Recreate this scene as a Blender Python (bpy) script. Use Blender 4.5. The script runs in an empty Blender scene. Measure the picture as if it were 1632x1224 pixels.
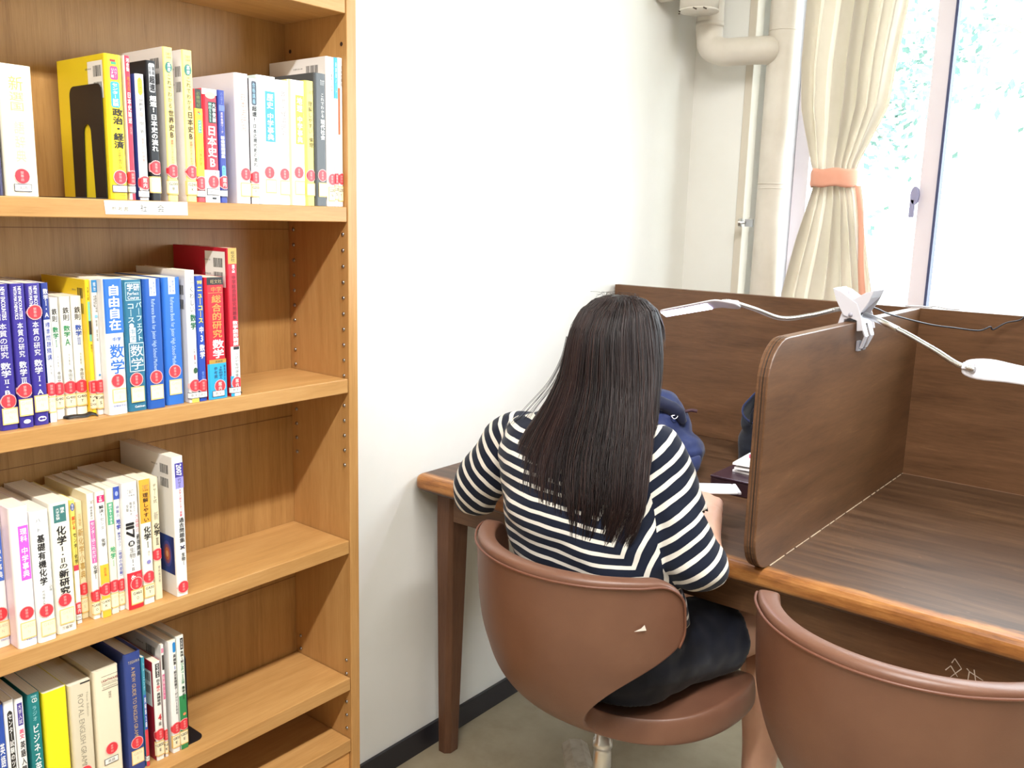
import bpy, bmesh, math, random
from math import sin, cos, pi, radians as R
from mathutils import Vector, Matrix, noise
sc = bpy.context.scene
COL = sc.collection
random.seed(7)

# ------------------------------------------------------------------ camera, world, lights, exposure
def lin(h):
    if not isinstance(h, str): return h
    h = h.lstrip('#'); v = [int(h[i:i+2], 16)/255 for i in (0, 2, 4)]
    return tuple(c/12.92 if c <= .04045 else ((c+.055)/1.055)**2.4 for c in v)

cam_d = bpy.data.cameras.new('camera'); cam = bpy.data.objects.new('camera', cam_d); COL.objects.link(cam)
CAM = Vector((1.3835, -1.2840, 1.2711))
yaw, pit, rol = 0.6730, -0.1836, 0.0263
fw = Vector((-sin(yaw)*cos(pit), cos(yaw)*cos(pit), sin(pit)))
rt = Vector((cos(yaw), sin(yaw), 0)); up = rt.cross(fw)
r2 = rt*cos(rol)+up*sin(rol); u2 = up*cos(rol)-rt*sin(rol)
mw = Matrix((r2, u2, -fw)).transposed().to_4x4(); mw.translation = CAM
cam.matrix_world = mw
cam_d.sensor_fit = 'HORIZONTAL'; cam_d.sensor_width = 36; cam_d.lens = 36*1429.83/1632
cam_d.clip_start = .02; cam_d.clip_end = 200
sc.camera = cam

w = bpy.data.worlds.new('world'); sc.world = w; w.use_nodes = True
bg = w.node_tree.nodes['Background']; bg.inputs[0].default_value = (.86, .94, 1, 1); bg.inputs[1].default_value = 5.5

def area(name, loc, sx, sy, power, col=(1, 1, 1), rot=(0, 0, 0)):
    d = bpy.data.lights.new(name, 'AREA'); d.shape = 'RECTANGLE'; d.size = sx; d.size_y = sy; d.energy = power; d.color = col
    o = bpy.data.objects.new(name, d); o.location = loc; o.rotation_euler = rot; COL.objects.link(o); return o
# fluorescent tubes in a row above the aisle, parallel to the shelves
area('fluorescent_tube', (1.42, -2.05, 2.66), .10, 1.25, 27, (1, .985, .96))
area('fluorescent_tube', (1.42, -.62, 2.66), .10, 1.25, 27, (1, .985, .96))
area('fluorescent_tube', (3.3, -2.05, 2.66), .10, 1.25, 4, (1, .985, .96))
area('fluorescent_tube', (3.3, -.62, 2.66), .10, 1.25, 4, (1, .985, .96))

sc.view_settings.view_transform = 'Standard'; sc.view_settings.look = 'None'
sc.view_settings.exposure = 1.1; sc.view_settings.gamma = 1.0; sc.view_settings.use_curve_mapping = False

# ------------------------------------------------------------------ materials
_m = {}
def M(h, rough=.5, metal=0, spec=.5, coat=0, emit=0, name=None):
    k = (h, rough, metal, spec, coat, emit)
    if k in _m: return _m[k]
    m = bpy.data.materials.new(name or 'plain_%s' % str(h).strip('#')); m.use_nodes = True
    b = m.node_tree.nodes['Principled BSDF']; c = lin(h)
    b.inputs['Base Color'].default_value = (*c, 1); b.inputs['Roughness'].default_value = rough
    b.inputs['Metallic'].default_value = metal; b.inputs['Specular IOR Level'].default_value = spec
    b.inputs['Coat Weight'].default_value = coat
    if emit: b.inputs['Emission Color'].default_value = (*c, 1); b.inputs['Emission Strength'].default_value = emit
    _m[k] = m; return m

class NT:
    def __init__(s, name):
        s.m = bpy.data.materials.new(name); s.m.use_nodes = True; s.t = s.m.node_tree; s.b = s.t.nodes['Principled BSDF']
    def n(s, typ, **kw):
        x = s.t.nodes.new(typ)
        for k, v in kw.items():
            if k in x.inputs: 
                i = x.inputs[k]
                if hasattr(v, 'is_output') or isinstance(v, bpy.types.NodeSocket): s.t.links.new(v, i)
                else: i.default_value = v
            else: setattr(x, k, v)
        return x
    def link(s, a, b): s.t.links.new(a, b)
    def set(s, k, v):
        if isinstance(v, bpy.types.NodeSocket): s.t.links.new(v, s.b.inputs[k])
        else: s.b.inputs[k].default_value = v
    def obj(s): return s.n('ShaderNodeTexCoord').outputs['Object']
    def mapping(s, sock, scale=(1, 1, 1), loc=(0, 0, 0), rot=(0, 0, 0)):
        x = s.n('ShaderNodeMapping'); s.link(sock, x.inputs['Vector'])
        x.inputs['Scale'].default_value = scale; x.inputs['Location'].default_value = loc; x.inputs['Rotation'].default_value = rot
        return x.outputs[0]
    def noise(s, vec, scale, detail=4, rough=.55, dist=0):
        x = s.n('ShaderNodeTexNoise'); s.link(vec, x.inputs['Vector'])
        x.inputs['Scale'].default_value = scale; x.inputs['Detail'].default_value = detail
        x.inputs['Roughness'].default_value = rough; x.inputs['Distortion'].default_value = dist
        return x.outputs['Fac']
    def ramp(s, fac, stops):
        x = s.n('ShaderNodeValToRGB'); s.link(fac, x.inputs[0]); e = x.color_ramp.elements
        while len(e) < len(stops): e.new(.5)
        for el, (p, c) in zip(e, stops):
            el.position = p; c = lin(c); el.color = (*c, 1) if len(c) == 3 else c
        return x.outputs[0]
    def mix(s, fac, a, b):
        x = s.n('ShaderNodeMix', data_type='RGBA')
        for i, v in ((0, fac), (6, a), (7, b)):
            if isinstance(v, bpy.types.NodeSocket): s.link(v, x.inputs[i])
            else: x.inputs[i].default_value = (*lin(v), 1) if i else v
        return x.outputs[2]
    def math(s, op, a, b=0., c=0.):
        x = s.n('ShaderNodeMath', operation=op)
        for i, v in enumerate((a, b, c)):
            if isinstance(v, bpy.types.NodeSocket): s.link(v, x.inputs[i])
            else: x.inputs[i].default_value = v
        return x.outputs[0]
    def dot(s, vec, d):
        x = s.n('ShaderNodeVectorMath', operation='DOT_PRODUCT'); s.link(vec, x.inputs[0]); x.inputs[1].default_value = d
        return x.outputs['Value']
    def bump(s, h, strength, dist=.002):
        x = s.n('ShaderNodeBump'); s.link(h, x.inputs['Height']); x.inputs['Strength'].default_value = strength; x.inputs['Distance'].default_value = dist
        s.link(x.outputs[0], s.b.inputs['Normal'])

def wood(name, stops, axis, stretch=14, scale=9, rough=.4, bump=.15, spec=.4, coarse=True):
    t = NT(name); o = t.obj(); sca = [scale]*3; sca[axis] = scale/stretch
    v = t.mapping(o, sca); f = t.noise(v, 4, 8, .7, .5)
    v2 = t.mapping(o, [x*7 for x in sca]); g = t.noise(v2, 5, 3, .6)
    fac = t.math('ADD', t.math('MULTIPLY', f, .72), t.math('MULTIPLY', g, .28))
    t.set('Base Color', t.ramp(fac, stops)); t.set('Roughness', rough); t.set('Specular IOR Level', spec)
    t.bump(g, bump, .0008); return t.m
OAK = [(.25, '#a1753f'), (.48, '#b98a52'), (.72, '#c99c63')]
oak_z = wood('oak_vertical', OAK, 2); oak_y = wood('oak_lengthwise', OAK, 1)
oak_back = wood('oak_back_panel', [(.28, '#8d6539'), (.48, '#ac814c'), (.72, '#bd935c')], 2, 20, 14)
WAL = [(.28, '#472e1d'), (.45, '#60422b'), (.6, '#6e4d34'), (.74, '#8c6947')]
walnut_x = wood('walnut_lengthwise', WAL, 0, 10, 7, .38, .1); walnut_y = wood('walnut_crosswise', WAL, 1, 10, 7, .38, .1)
walnut_leg = wood('walnut_leg', [(.25, '#4c2f20'), (.5, '#684632'), (.75, '#7a553d')], 2, 12, 8, .45)

def worn_top():
    t = NT('walnut_worn_top'); o = t.obj(); v = t.mapping(o, (.8, 9, 9)); f = t.noise(v, 4, 6, .65, .3)
    base = t.ramp(f, [(.28, '#3a271a'), (.48, '#4f3827'), (.62, '#604632'), (.76, '#7f6146')])
    sep = t.n('ShaderNodeSeparateXYZ'); t.link(o, sep.inputs[0])
    n2 = t.noise(t.mapping(o, (2.2, 9, 9)), 3, 5, .7)
    e = t.math('SUBTRACT', t.math('ADD', .128, t.math('MULTIPLY', t.math('SUBTRACT', n2, .5), .055)), sep.outputs['Y'])
    e = t.math('MULTIPLY', e, 70); e.node.use_clamp = True
    worn = t.ramp(t.noise(t.mapping(o, (2.5, 16, 16)), 4, 6, .7), [(.25, '#6b4023'), (.5, '#9c6636'), (.7, '#b98349')])
    zlow = t.math('MULTIPLY', t.math('SUBTRACT', sep.outputs['Z'], .669), 150); zlow.node.use_clamp = True
    e2 = t.math('MULTIPLY', e, zlow)
    sp = t.noise(t.mapping(o, (8, 30, 30)), 6, 2, .5); sp = t.ramp(sp, [(.72, (0, 0, 0)), (.76, (1, 1, 1))])
    c = t.mix(e2, base, worn); spf = t.math('MULTIPLY', sp, .35)
    t.set('Base Color', t.mix(spf, c, '#a98465')); t.set('Roughness', .36); t.set('Specular IOR Level', .34); t.bump(f, .12, .001); return t.m
walnut_top = worn_top()

def paint(name, stops, scale=2.2, rough=.65, b=.08):
    t = NT(name); o = t.obj(); f = t.noise(o, scale, 5, .6); t.set('Base Color', t.ramp(f, stops)); t.set('Roughness', rough)
    t.bump(t.noise(o, 160, 3, .6), b, .001); return t.m
wall_m = paint('wall_paint', [(.2, '#e8e7e0'), (.5, '#efeee9'), (.8, '#f2f1ed')])
pipe_m = paint('pipe_paint', [(.2, '#cfc7ba'), (.5, '#dad2c6'), (.8, '#e0d9ce')], 9, .55, .1)
floor_m = paint('vinyl_floor', [(.25, '#94866c'), (.5, '#a89a80'), (.75, '#b3a68e')], 7, .42, .05)
ceil_m = M('#e9e7df', .8)
base_m = M('#26242a', .4)

def leather():
    t = NT('brown_leather'); o = t.obj(); f = t.noise(o, 5, 4, .6)
    t.set('Base Color', t.ramp(f, [(.3, '#694535'), (.7, '#785340')])); t.set('Roughness', .4); t.set('Specular IOR Level', .55)
    t.bump(t.noise(o, 420, 3, .6), .25, .0008); return t.m
leather_m = leather()
def fabric(name, stops, sc_=9, rough=.85, b=.2):
    t = NT(name); o = t.obj(); t.set('Base Color', t.ramp(t.noise(o, sc_, 4, .6), stops)); t.set('Roughness', rough); t.set('Specular IOR Level', .2)
    t.set('Sheen Weight', .15); t.bump(t.noise(o, 900, 2, .6), b, .0006); return t.m
chrome = M('#dcdcdc', .3, 1); steel = M('#a9a9ab', .3, 1); black_m = M('#17161a', .45); white_pl = M('#cfcdd5', .35); bluegrey = M('#8f8fb0', .5)

# ------------------------------------------------------------------ mesh helpers
class MB:
    def __init__(s): s.v = []; s.f = []; s.mi = []; s.mats = []
    def mid(s, m):
        if m not in s.mats: s.mats.append(m)
        return s.mats.index(m)
    def add(s, vs, fs, m):
        k = len(s.v); s.v += [tuple(v) for v in vs]; s.f += [tuple(i+k for i in f) for f in fs]; s.mi += [s.mid(m)]*len(fs); return s
    def box(s, a, b, m):
        x0, y0, z0 = a; x1, y1, z1 = b
        vs = [(x0, y0, z0), (x1, y0, z0), (x1, y1, z0), (x0, y1, z0), (x0, y0, z1), (x1, y0, z1), (x1, y1, z1), (x0, y1, z1)]
        return s.add(vs, [(3, 2, 1, 0), (4, 5, 6, 7), (0, 1, 5, 4), (1, 2, 6, 5), (2, 3, 7, 6), (3, 0, 4, 7)], m)
    def tube(s, pts, r, m, seg=12, caps=True, closed=False):
        pts = [Vector(p) for p in pts]; n = len(pts); rs = r if isinstance(r, (list, tuple)) else [r]*n
        tan = []
        for i in range(n):
            a = pts[(i-1) % n] if (closed or i) else pts[0]; b = pts[(i+1) % n] if (closed or i < n-1) else pts[-1]
            d = b-a; tan.append(d.normalized() if d.length > 1e-9 else Vector((0, 0, 1)))
        ref = Vector((0, 0, 1)) if abs(tan[0].z) < .9 else Vector((1, 0, 0))
        nrm = tan[0].cross(ref).normalized(); vs = []; fs = []
        for i in range(n):
            if i:
                q = tan[i-1].rotation_difference(tan[i]); nrm = (q @ nrm).normalized()
            bn = tan[i].cross(nrm)
            for j in range(seg):
                a = 2*pi*j/seg; vs.append(pts[i]+(nrm*cos(a)+bn*sin(a))*rs[i])
        for i in range(n-1+(1 if closed else 0)):
            i2 = (i+1) % n
            for j in range(seg):
                j2 = (j+1) % seg; fs.append((i*seg+j, i*seg+j2, i2*seg+j2, i2*seg+j))
        if caps and not closed: fs.append(tuple(range(seg))[::-1]); fs.append(tuple((n-1)*seg+j for j in range(seg)))
        return s.add(vs, fs, m)
    def lathe(s, prof, c, m, seg=24):
        vs = []; fs = []; n = len(prof)
        for r_, z in prof:
            for j in range(seg): a = 2*pi*j/seg; vs.append((c[0]+r_*cos(a), c[1]+r_*sin(a), c[2]+z))
        for i in range(n-1):
            for j in range(seg): j2 = (j+1) % seg; fs.append((i*seg+j, i*seg+j2, (i+1)*seg+j2, (i+1)*seg+j))
        fs.append(tuple(range(seg))[::-1]); fs.append(tuple((n-1)*seg+j for j in range(seg)))
        return s.add(vs, fs, m)
    def prism(s, poly, ext, m):
        n = len(poly); e = Vector(ext); vs = [Vector(p) for p in poly]; vs += [p+e for p in vs]
        return s.add(vs, [tuple(range(n))[::-1], tuple(range(n, 2*n))]+[(i, (i+1) % n, (i+1) % n+n, i+n) for i in range(n)], m)
    def mesh(s, name):
        me = bpy.data.meshes.new(name); me.from_pydata(s.v, [], s.f)
        for m in s.mats: me.materials.append(m)
        me.polygons.foreach_set('material_index', s.mi); me.update(); return me
    def build(s, name, parent=None, smooth=False, bevel=0, seg=2, sub=0, fix=True):
        me = s.mesh(name)
        if fix:
            bm = bmesh.new(); bm.from_mesh(me); bmesh.ops.recalc_face_normals(bm, faces=bm.faces); bm.to_mesh(me); bm.free()
        return link(name, me, parent, smooth, bevel, seg, sub)
def link(name, me, parent=None, smooth=False, bevel=0, seg=2, sub=0):
    o = bpy.data.objects.new(name, me); COL.objects.link(o)
    if parent is not None: o.parent = parent
    if smooth: me.polygons.foreach_set('use_smooth', [True]*len(me.polygons))
    if bevel:
        b = o.modifiers.new('bevel', 'BEVEL'); b.width = bevel; b.segments = seg; b.limit_method = 'ANGLE'; b.angle_limit = R(40)
    if sub: b = o.modifiers.new('sub', 'SUBSURF'); b.levels = b.render_levels = sub
    return o
def tag(o, label, cat, group=None, kind=None):
    o['label'] = label; o['category'] = cat
    if group: o['group'] = group
    if kind: o['kind'] = kind
    return o
def struct(o, label=None):
    o['kind'] = 'structure'
    if label: o['label'] = label
    return o
def empty(name, loc, rz=0):
    o = bpy.data.objects.new(name, None); o.location = loc; o.rotation_euler = (0, 0, rz); o.empty_display_size = .05; COL.objects.link(o); return o
def baked(o):
    dg = bpy.context.evaluated_depsgraph_get(); me = bpy.data.meshes.new_from_object(o.evaluated_get(dg)); return me
def catmull(pts, n=8):
    P = [Vector(p) for p in pts]; P = [P[0]*2-P[1]]+P+[P[-1]*2-P[-2]]; out = []
    for i in range(1, len(P)-2):
        for k in range(n):
            t = k/n; a, b, c, d = P[i-1:i+3]
            out.append(.5*((2*b)+(c-a)*t+(2*a-5*b+4*c-d)*t*t+(3*b-a-3*c+d)*t**3))
    out.append(P[-2]); return out
def interp(keys, x):
    if x <= keys[0][0]: return keys[0][1:]
    for a, b in zip(keys, keys[1:]):
        if x <= b[0]:
            t = (x-a[0])/(b[0]-a[0]); return tuple(p+(q-p)*t for p, q in zip(a[1:], b[1:]))
    return keys[-1][1:]

# ------------------------------------------------------------------ the room
XR, YF, YB, H = 4.6, -3.6, 1.313, 2.72
struct(MB().box((-.15, YF, -.1), (XR, 1.62, 0), floor_m).build('floor'))
struct(MB().box((-.15, YF, H), (XR, 1.62, H+.1), ceil_m).build('ceiling'))
struct(MB().box((-.15, YF, 0), (0, 1.62, H), wall_m).build('wall_left'))
struct(MB().box((XR, YF, 0), (XR+.12, 1.62, H), M('#8d867a', .8)).build('wall_right'))
struct(MB().box((-.15, YF-.12, 0), (XR+.12, YF, H), M('#8d867a', .8)).build('wall_front'))
# window wall: pier in the corner, then the wall under and over the window
wb = MB(); wb.box((0, YB, 0), (.168, 1.62, H), wall_m)
wb.box((.168, 1.47, 0), (.262, 1.62, H), wall_m)
wb.box((.262, 1.47, 0), (XR, 1.62, .86), wall_m); wb.box((.262, 1.47, 2.34), (XR, 1.62, H), wall_m); wb.box((3.9, 1.47, .86), (XR, 1.62, 2.34), wall_m)
struct(wb.build('wall_back'))
struct(MB().box((.1685, YB-.002, 0), (.193, YB+.05, H), M('#d6cdbd', .6)).build('trim_1', bevel=.002))
struct(MB().box((.0005, YF+.001, 0), (.009, YB-.001, .058), base_m).build('baseboard_left', bevel=.001))
struct(MB().box((.0095, YB-.009, 0), (.166, YB-.0005, .058), base_m).build('baseboard_back', bevel=.001))

# sliding aluminium window
alu = M('#d9d1da', .45); alu_w = M('#e9ecf4', .4); seal = M('#3d4368', .6)
win = empty('window_1', (.262, 1.45, .86)); struct(win)
def wpart(name, boxes, mat, bevel=.001):
    b = MB()
    for a, c in boxes: b.box((a[0]-.262, a[1]-1.45, a[2]-.86), (c[0]-.262, c[1]-1.45, c[2]-.86), mat)
    o = b.build(name, win, bevel=bevel); return o
wpart('outer_frame', [((.2625, 1.40, .862), (.288, 1.60, 2.338)), ((.289, 1.41, .862), (3.899, 1.60, .89)), ((.289, 1.41, 2.30), (3.899, 1.60, 2.338)), ((3.87, 1.41, .891), (3.899, 1.60, 2.299))], alu_w)
def sash(x0, x1, y, name='sash', gap=True):
    o = wpart(name, [((x0, y-.014, .892), (x0+.045, y+.014, 2.298)), ((x1-.045, y-.014, .892), (x1, y+.014, 2.298)), ((x0+.045, y-.013, .892), (x1-.045, y+.013, .95)), ((x0+.045, y-.013, 2.25), (x1-.045, y+.013, 2.298))], alu)
    g = MB(); g.box((x0+.04-.262, y-.003-1.45, .945-.86), (x1-.04-.262, y+.003-1.45, 2.255-.86), glass_m); gp = g.build('pane', o)
    return o
t = NT('window_glass'); t.t.nodes.remove(t.b); out = t.t.nodes['Material Output']
tr = t.n('ShaderNodeBsdfTransparent'); tr.inputs[0].default_value = (.97, .985, .98, 1); gl = t.n('ShaderNodeBsdfGlossy'); gl.inputs['Roughness'].default_value = .02
lw = t.n('ShaderNodeLayerWeight'); fr = t.math('ADD', .02, t.math('MULTIPLY', t.math('POWER', lw.outputs['Facing'], 5), .35)); mx = t.n('ShaderNodeMixShader'); t.link(fr, mx.inputs[0]); t.link(tr.outputs[0], mx.inputs[1]); t.link(gl.outputs[0], mx.inputs[2]); t.link(mx.outputs[0], out.inputs[0])
glass_m = t.m
s1 = sash(.290, .702, 1.45); s2 = sash(.655, 1.75, 1.49); sash(1.72, 2.8, 1.45); sash(2.75, 3.868, 1.49)
MB().box((.4405, -.018, .033), (.4475, .016, 1.436), seal).build('rubber_seal', s1)
lk = MB(); lk.prism([(.388+.012*cos(a), -.030, .50+.026*sin(a)) for a in [2*pi*i/14 for i in range(14)]], (0, .014, 0), bluegrey); lk.box((.377, -.030, .44), (.390, -.018, .49), bluegrey)
lk.build('crescent_lock', s1, bevel=.002)

# painted pipes in the corner
def pipe(name, pts, r, label, extra=None, rib=False):
    p = catmull(pts, 10) if len(pts) > 2 else [Vector(pts[0]).lerp(Vector(pts[1]), i/20) for i in range(21)]
    rr = [r*(1+(.012*noise.noise(Vector(q)*38))) for q in p]
    b = MB(); b.tube(p, rr, pipe_m, 28); o = b.build(name, None, True)
    if label: tag(o, label, 'pipe')
    return o
p1 = pipe('vertical_pipe', [(.287, 1.29, .001), (.287, 1.29, H-.001)], .0415, 'tall cream pipe with an elbow branch standing beside the window', None)
for z in (1.385, 1.372, 1.81):
    b = MB(); b.tube([(.287, 1.29, z), (.287, 1.29, z+.0035)], .0423, pipe_m, 28); b.build('joint_ring', p1, True)
b = MB(); b.box((.2205, 1.267, 1.262), (.246, 1.27, 1.284), steel); b.tube([(.207, 1.262, 1.273), (.214, 1.262, 1.273)], [.014, .012], chrome, 16); b.tube([(.212, 1.2655, 1.273), (.2235, 1.2655, 1.273)], .004, chrome, 10)
b.build('pipe_bracket', p1)
p2 = pipe('elbow_branch', [(.092, 1.215, H-.001), (.092, 1.215, 2.2), (.092, 1.215, 1.9), (.092, 1.215, 1.815), (.102, 1.215, 1.775), (.14, 1.217, 1.757), (.19, 1.226, 1.756), (.247, 1.247, 1.757), (.262, 1.266, 1.757)], .0385, None)
p2.parent = p1
b = MB(); b.tube([(.092, 1.215, 1.828), (.092, 1.215, 1.842)], .0402, pipe_m, 28); b.build('joint_ring', p2, True)
p3 = pipe('drain_pipe', [(.115, 1.10, 1.8525), (.115, 1.10, H-.001)], .0535, 'wide cream pipe hanging in the corner, its capped lower end torn at the rim')
b = MB(); b.tube([(.115, 1.10, 1.848), (.115, 1.10, 1.8523)], .0545, pipe_m, 28); b.build('end_cap', p3, True)
for i, (a, l) in enumerate([(-2.4, .014), (-1.3, .02), (-.8, .012), (-2.9, .01)]):
    b = MB(); b.tube([(.115+.0550*cos(a-.08), 1.10+.0550*sin(a-.08), 1.849), (.115+.0553*cos(a+.1), 1.10+.0553*sin(a+.1), 1.848-l*.2)], .0020, M('#4f4134', .8), 6); b.build('torn_edge', p3)
b = MB(); b.tube(catmull([(.115, 1.10, 2.02), (.09, 1.09, 1.96), (.05, 1.075, 1.93), (.004, 1.07, 1.925)], 8), .045, pipe_m, 24); b.build('wall_branch', p3, True)

# ------------------------------------------------------------------ curtain
cur_k = [(.80, .348, .60), (1.07, .347, .61), (1.233, .384, .576), (1.34, .41, .553), (1.385, .420, .538), (1.405, .420, .536), (1.44, .408, .540), (1.59, .366, .598), (1.71, .357, .607), (1.873, .359, .625), (2.32, .352, .66)]
def curtain():
    nu, nz = 230, 110; vs = []; fs = []
    for i in range(nz+1):
        z = .80+1.52*i/nz; a, b_ = interp(cur_k, z); wd = b_-a; pinch = max(0, 1-abs(z-1.395)/.16)
        for j in range(nu+1):
            u = j/nu
            ph = 2*pi*(7.5*u+.35*sin(5*u+1.3)+.10*sin(z*4+u*9))
            amp = .030*(1-.72*pinch)*(.75+.35*sin(u*11+2))
            x = a+wd*(u+.018*sin(ph*2+1)*(1-pinch)*.6)
            y = 1.275-amp*.3*0 + amp*(sin(ph)+.28*sin(2*ph+.7)) - .02*pinch
            if z < 1.39: y += .012*sin(u*7+z*9)
            vs.append((x, y, z))
    for i in range(nz):
        for j in range(nu):
            k = i*(nu+1)+j; fs.append((k, k+1, k+nu+2, k+nu+1))
    t = NT('curtain_cloth'); o = t.obj(); t.set('Base Color', t.ramp(t.noise(o, 12, 4, .6), [(.3, '#e3dcd0'), (.7, '#ebe5db')])); t.set('Roughness', .9); t.set('Specular IOR Level', .1)
    t.bump(t.noise(t.mapping(o, (900, 900, 300)), 1, 2), .15, .0006)
    tl = t.n('ShaderNodeBsdfTranslucent'); tl.inputs[0].default_value = (*lin('#efe9df'), 1); mx = t.n('ShaderNodeMixShader'); mx.inputs[0].default_value = .42
    t.link(t.b.outputs[0], mx.inputs[1]); t.link(tl.outputs[0], mx.inputs[2]); t.link(mx.outputs[0], t.t.nodes['Material Output'].inputs[0])
    b = MB(); b.add(vs, fs, t.m); root = b.build('curtain', None, True)
    s = root.modifiers.new('s', 'SOLIDIFY'); s.thickness = .0015
    tag(root, 'cream pleated curtain gathered at the window by a salmon tieback', 'curtain')
    sal = fabric('salmon_cloth', [(.3, '#e5a289'), (.7, '#edb098')])
    b = MB(); pts = []
    for i in range(48):
        a = 2*pi*i/48; pts.append((.478+.0635*cos(a), 1.258+.046*sin(a)))
    vs = []; fs = []
    for k, z in enumerate((1.376, 1.384, 1.40, 1.417, 1.425)):
        g = 1+(-.04 if k in (0, 4) else .01)
        for i, (x, y) in enumerate(pts): vs.append((.478+(x-.478)*g, 1.258+(y-1.258)*g, z+.002*sin(i*.7)))
    for k in range(4):
        for i in range(48): fs.append((k*48+i, k*48+(i+1) % 48, (k+1)*48+(i+1) % 48, (k+1)*48+i))
    b.add(vs, fs, sal); tb = b.build('tieback', root, True); s = tb.modifiers.new('s', 'SOLIDIFY'); s.thickness = .003
    b = MB(); vs = []; fs = []
    for i in range(15):
        f = i/14; z = 1.38-.50*f; x = .545+.066*f**.9
        vs += [(x, 1.235+.01*sin(f*9), z), (x+.013+.006*f, 1.240+.012*sin(f*9+.5), z)]
        if i: fs.append((2*i-2, 2*i-1, 2*i+1, 2*i))
    b.add(vs, fs, sal); o = b.build('lining_edge', root, True); s = o.modifiers.new('s', 'SOLIDIFY'); s.thickness = .0015
curtain()

# ------------------------------------------------------------------ trees beyond the glass
leaf_m = M('#54706a', .6); leaf2 = M('#6f8e88', .6); bark = M('#8a8480', .9)
def tree(loc, h, rad, n, label, seed):
    rnd = random.Random(seed); root = empty('tree', loc)
    b = MB(); b.tube(catmull([(0, 0, 0), (.05, 0, h*.3), (-.04, .05, h*.6), (.02, 0, h*.95)], 6), [.13-.1*i/18 for i in range(19)], bark, 10); b.build('trunk', root, True)
    b = MB(); br = []
    for i in range(9):
        a = rnd.random()*2*pi; z0 = h*(.52+.05*i); d = rad*(.5+.5*rnd.random()); e = Vector((d*cos(a), d*sin(a), z0+rnd.uniform(-.3, .6)))
        p = catmull([(0, 0, z0), Vector((0, 0, z0)).lerp(e, .5)+Vector((0, 0, .15)), e], 5); b.tube(p, [.04*(1-i_/len(p))+.006 for i_ in range(len(p))], bark, 6); br.append(p)
    b.build('branches', root, True)
    b = MB()
    clus = [p[rnd.randrange(4, len(p))]+Vector((rnd.gauss(0, .35), rnd.gauss(0, .35), rnd.gauss(-.1, .35))) for p in br for _ in range(9)]
    for i in range(n):
        c = rnd.choice(clus)+Vector((rnd.gauss(0, .17), rnd.gauss(0, .17), rnd.gauss(0, .13)))
        d = Vector((rnd.gauss(0, 1), rnd.gauss(0, 1), rnd.gauss(-.3, .6))).normalized(); s = d.orthogonal().normalized(); L = rnd.uniform(.05, .10)
        b.add([c, c+d*L*.45+s*L*.28, c+d*L, c+d*L*.45-s*L*.28], [(0, 1, 2, 3)], leaf_m if rnd.random() < .6 else leaf2)
    o = b.build('foliage', root, fix=False); o['kind'] = 'stuff'
    tag(root, label, 'tree')
tree((-1.3, 6.2, -1.2), 6.2, 1.25, 4500, 'leafy tree outside, seen through the pane beside the curtain', 3)
tree((-.45, 10.4, -1.2), 8.2, 1.2, 700, 'sparse tree farther off, showing at the top of the right-hand window pane', 5)
g = MB(); g.box((-14, 1.8, -1.45), (14, 30, -1.2), M('#8a8f7a', .9)); struct(g.build('ground_outside'))

# ------------------------------------------------------------------ bookcase
DX, YE, XB = .2020, -.2590, .0432
ZA, ZB, ZC, ZD, ZE, ZF = 1.6135, 1.2809, .9870, .6907, .4229, .2978
TS, YL, PT = .02485, -1.12, .0205
bc = empty('bookcase', (XB, YE, 0)); tag(bc, 'oak bookcase of adjustable shelves filled with books, standing against white wall', 'bookcase')
def bp(name, a, c, mat, bevel=.0012):
    b = MB(); b.box((a[0]-XB, a[1]-YE, a[2]), (c[0]-XB, c[1]-YE, c[2]), mat); return b.build(name, bc, bevel=bevel)
bp('side_panel', (XB-.012, YE, 0), (DX+.0012, YE+PT, 1.98), oak_z)
bp('side_panel', (XB-.012, YL-PT, 0), (DX+.0012, YL, 1.98), oak_z)
bp('back_panel', (XB-.012, YL+.0003, .002), (XB, YE-.0003, 1.978), oak_back, .0005)
bp('top_panel', (XB-.012, YL-PT, 1.9805), (DX+.004, YE+PT, 2.003), oak_y)
for z in (ZA, ZB, ZC, ZD, ZE, ZF):
    bp('shelf', (XB+.0006, YL+.0008, z-TS), (DX, YE-.0012, z), oak_y)
bp('plinth', (XB+.02, YL+.0008, .0005), (DX-.004, YE-.0012, ZF-TS-.0008), wood('oak_flame', [(.2, '#b07840'), (.45, '#c98e4e'), (.7, '#dba565')], 1, 7, 10))
# battens seen as thin joints on the back panel
bat = M('#7e5530', .6)
for z in (ZC+.252, ZD+.205, ZE+.155): bp('panel_joint', (XB+.0001, YL+.001, z), (XB+.0006, YE-.001, z+.0012), bat, 0)
pin_mb = MB(); pin_mb.lathe([(.0032, 0), (.0032, .0012), (.0024, .0022), (.0010, .0026)], (0, 0, 0), steel, 12); pin_me = pin_mb.mesh('shelf_pin_socket')
pin_me.polygons.foreach_set('use_smooth', [True]*len(pin_me.polygons)); me = pin_me
hole_me = MB(); hole_me.lathe([(.0034, 0), (.0034, .0003)], (0, 0, 0), M('#3a2414', .8), 12); hole_me = hole_me.mesh('pin_hole')
def pins(x, z0, z1, me_, step=.0277, nm='shelf_pin_socket'):
    z = z0
    while z < z1:
        o = bpy.data.objects.new(nm, me_); COL.objects.link(o); o.parent = bc; o.location = (x-XB, -.0001, z); o.rotation_euler = (pi/2, 0, 0); z += step
xf, xr = DX-.0115, XB+.0135
pins(xf, ZC+.0042, ZB-TS-.004, pin_me, .0271); pins(xr, ZC+.0085, ZB-TS-.004, pin_me, .0271)
pins(xf, .8295, .940, pin_me, .0271); pins(xr, .8295, .940, pin_me, .0271)
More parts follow.
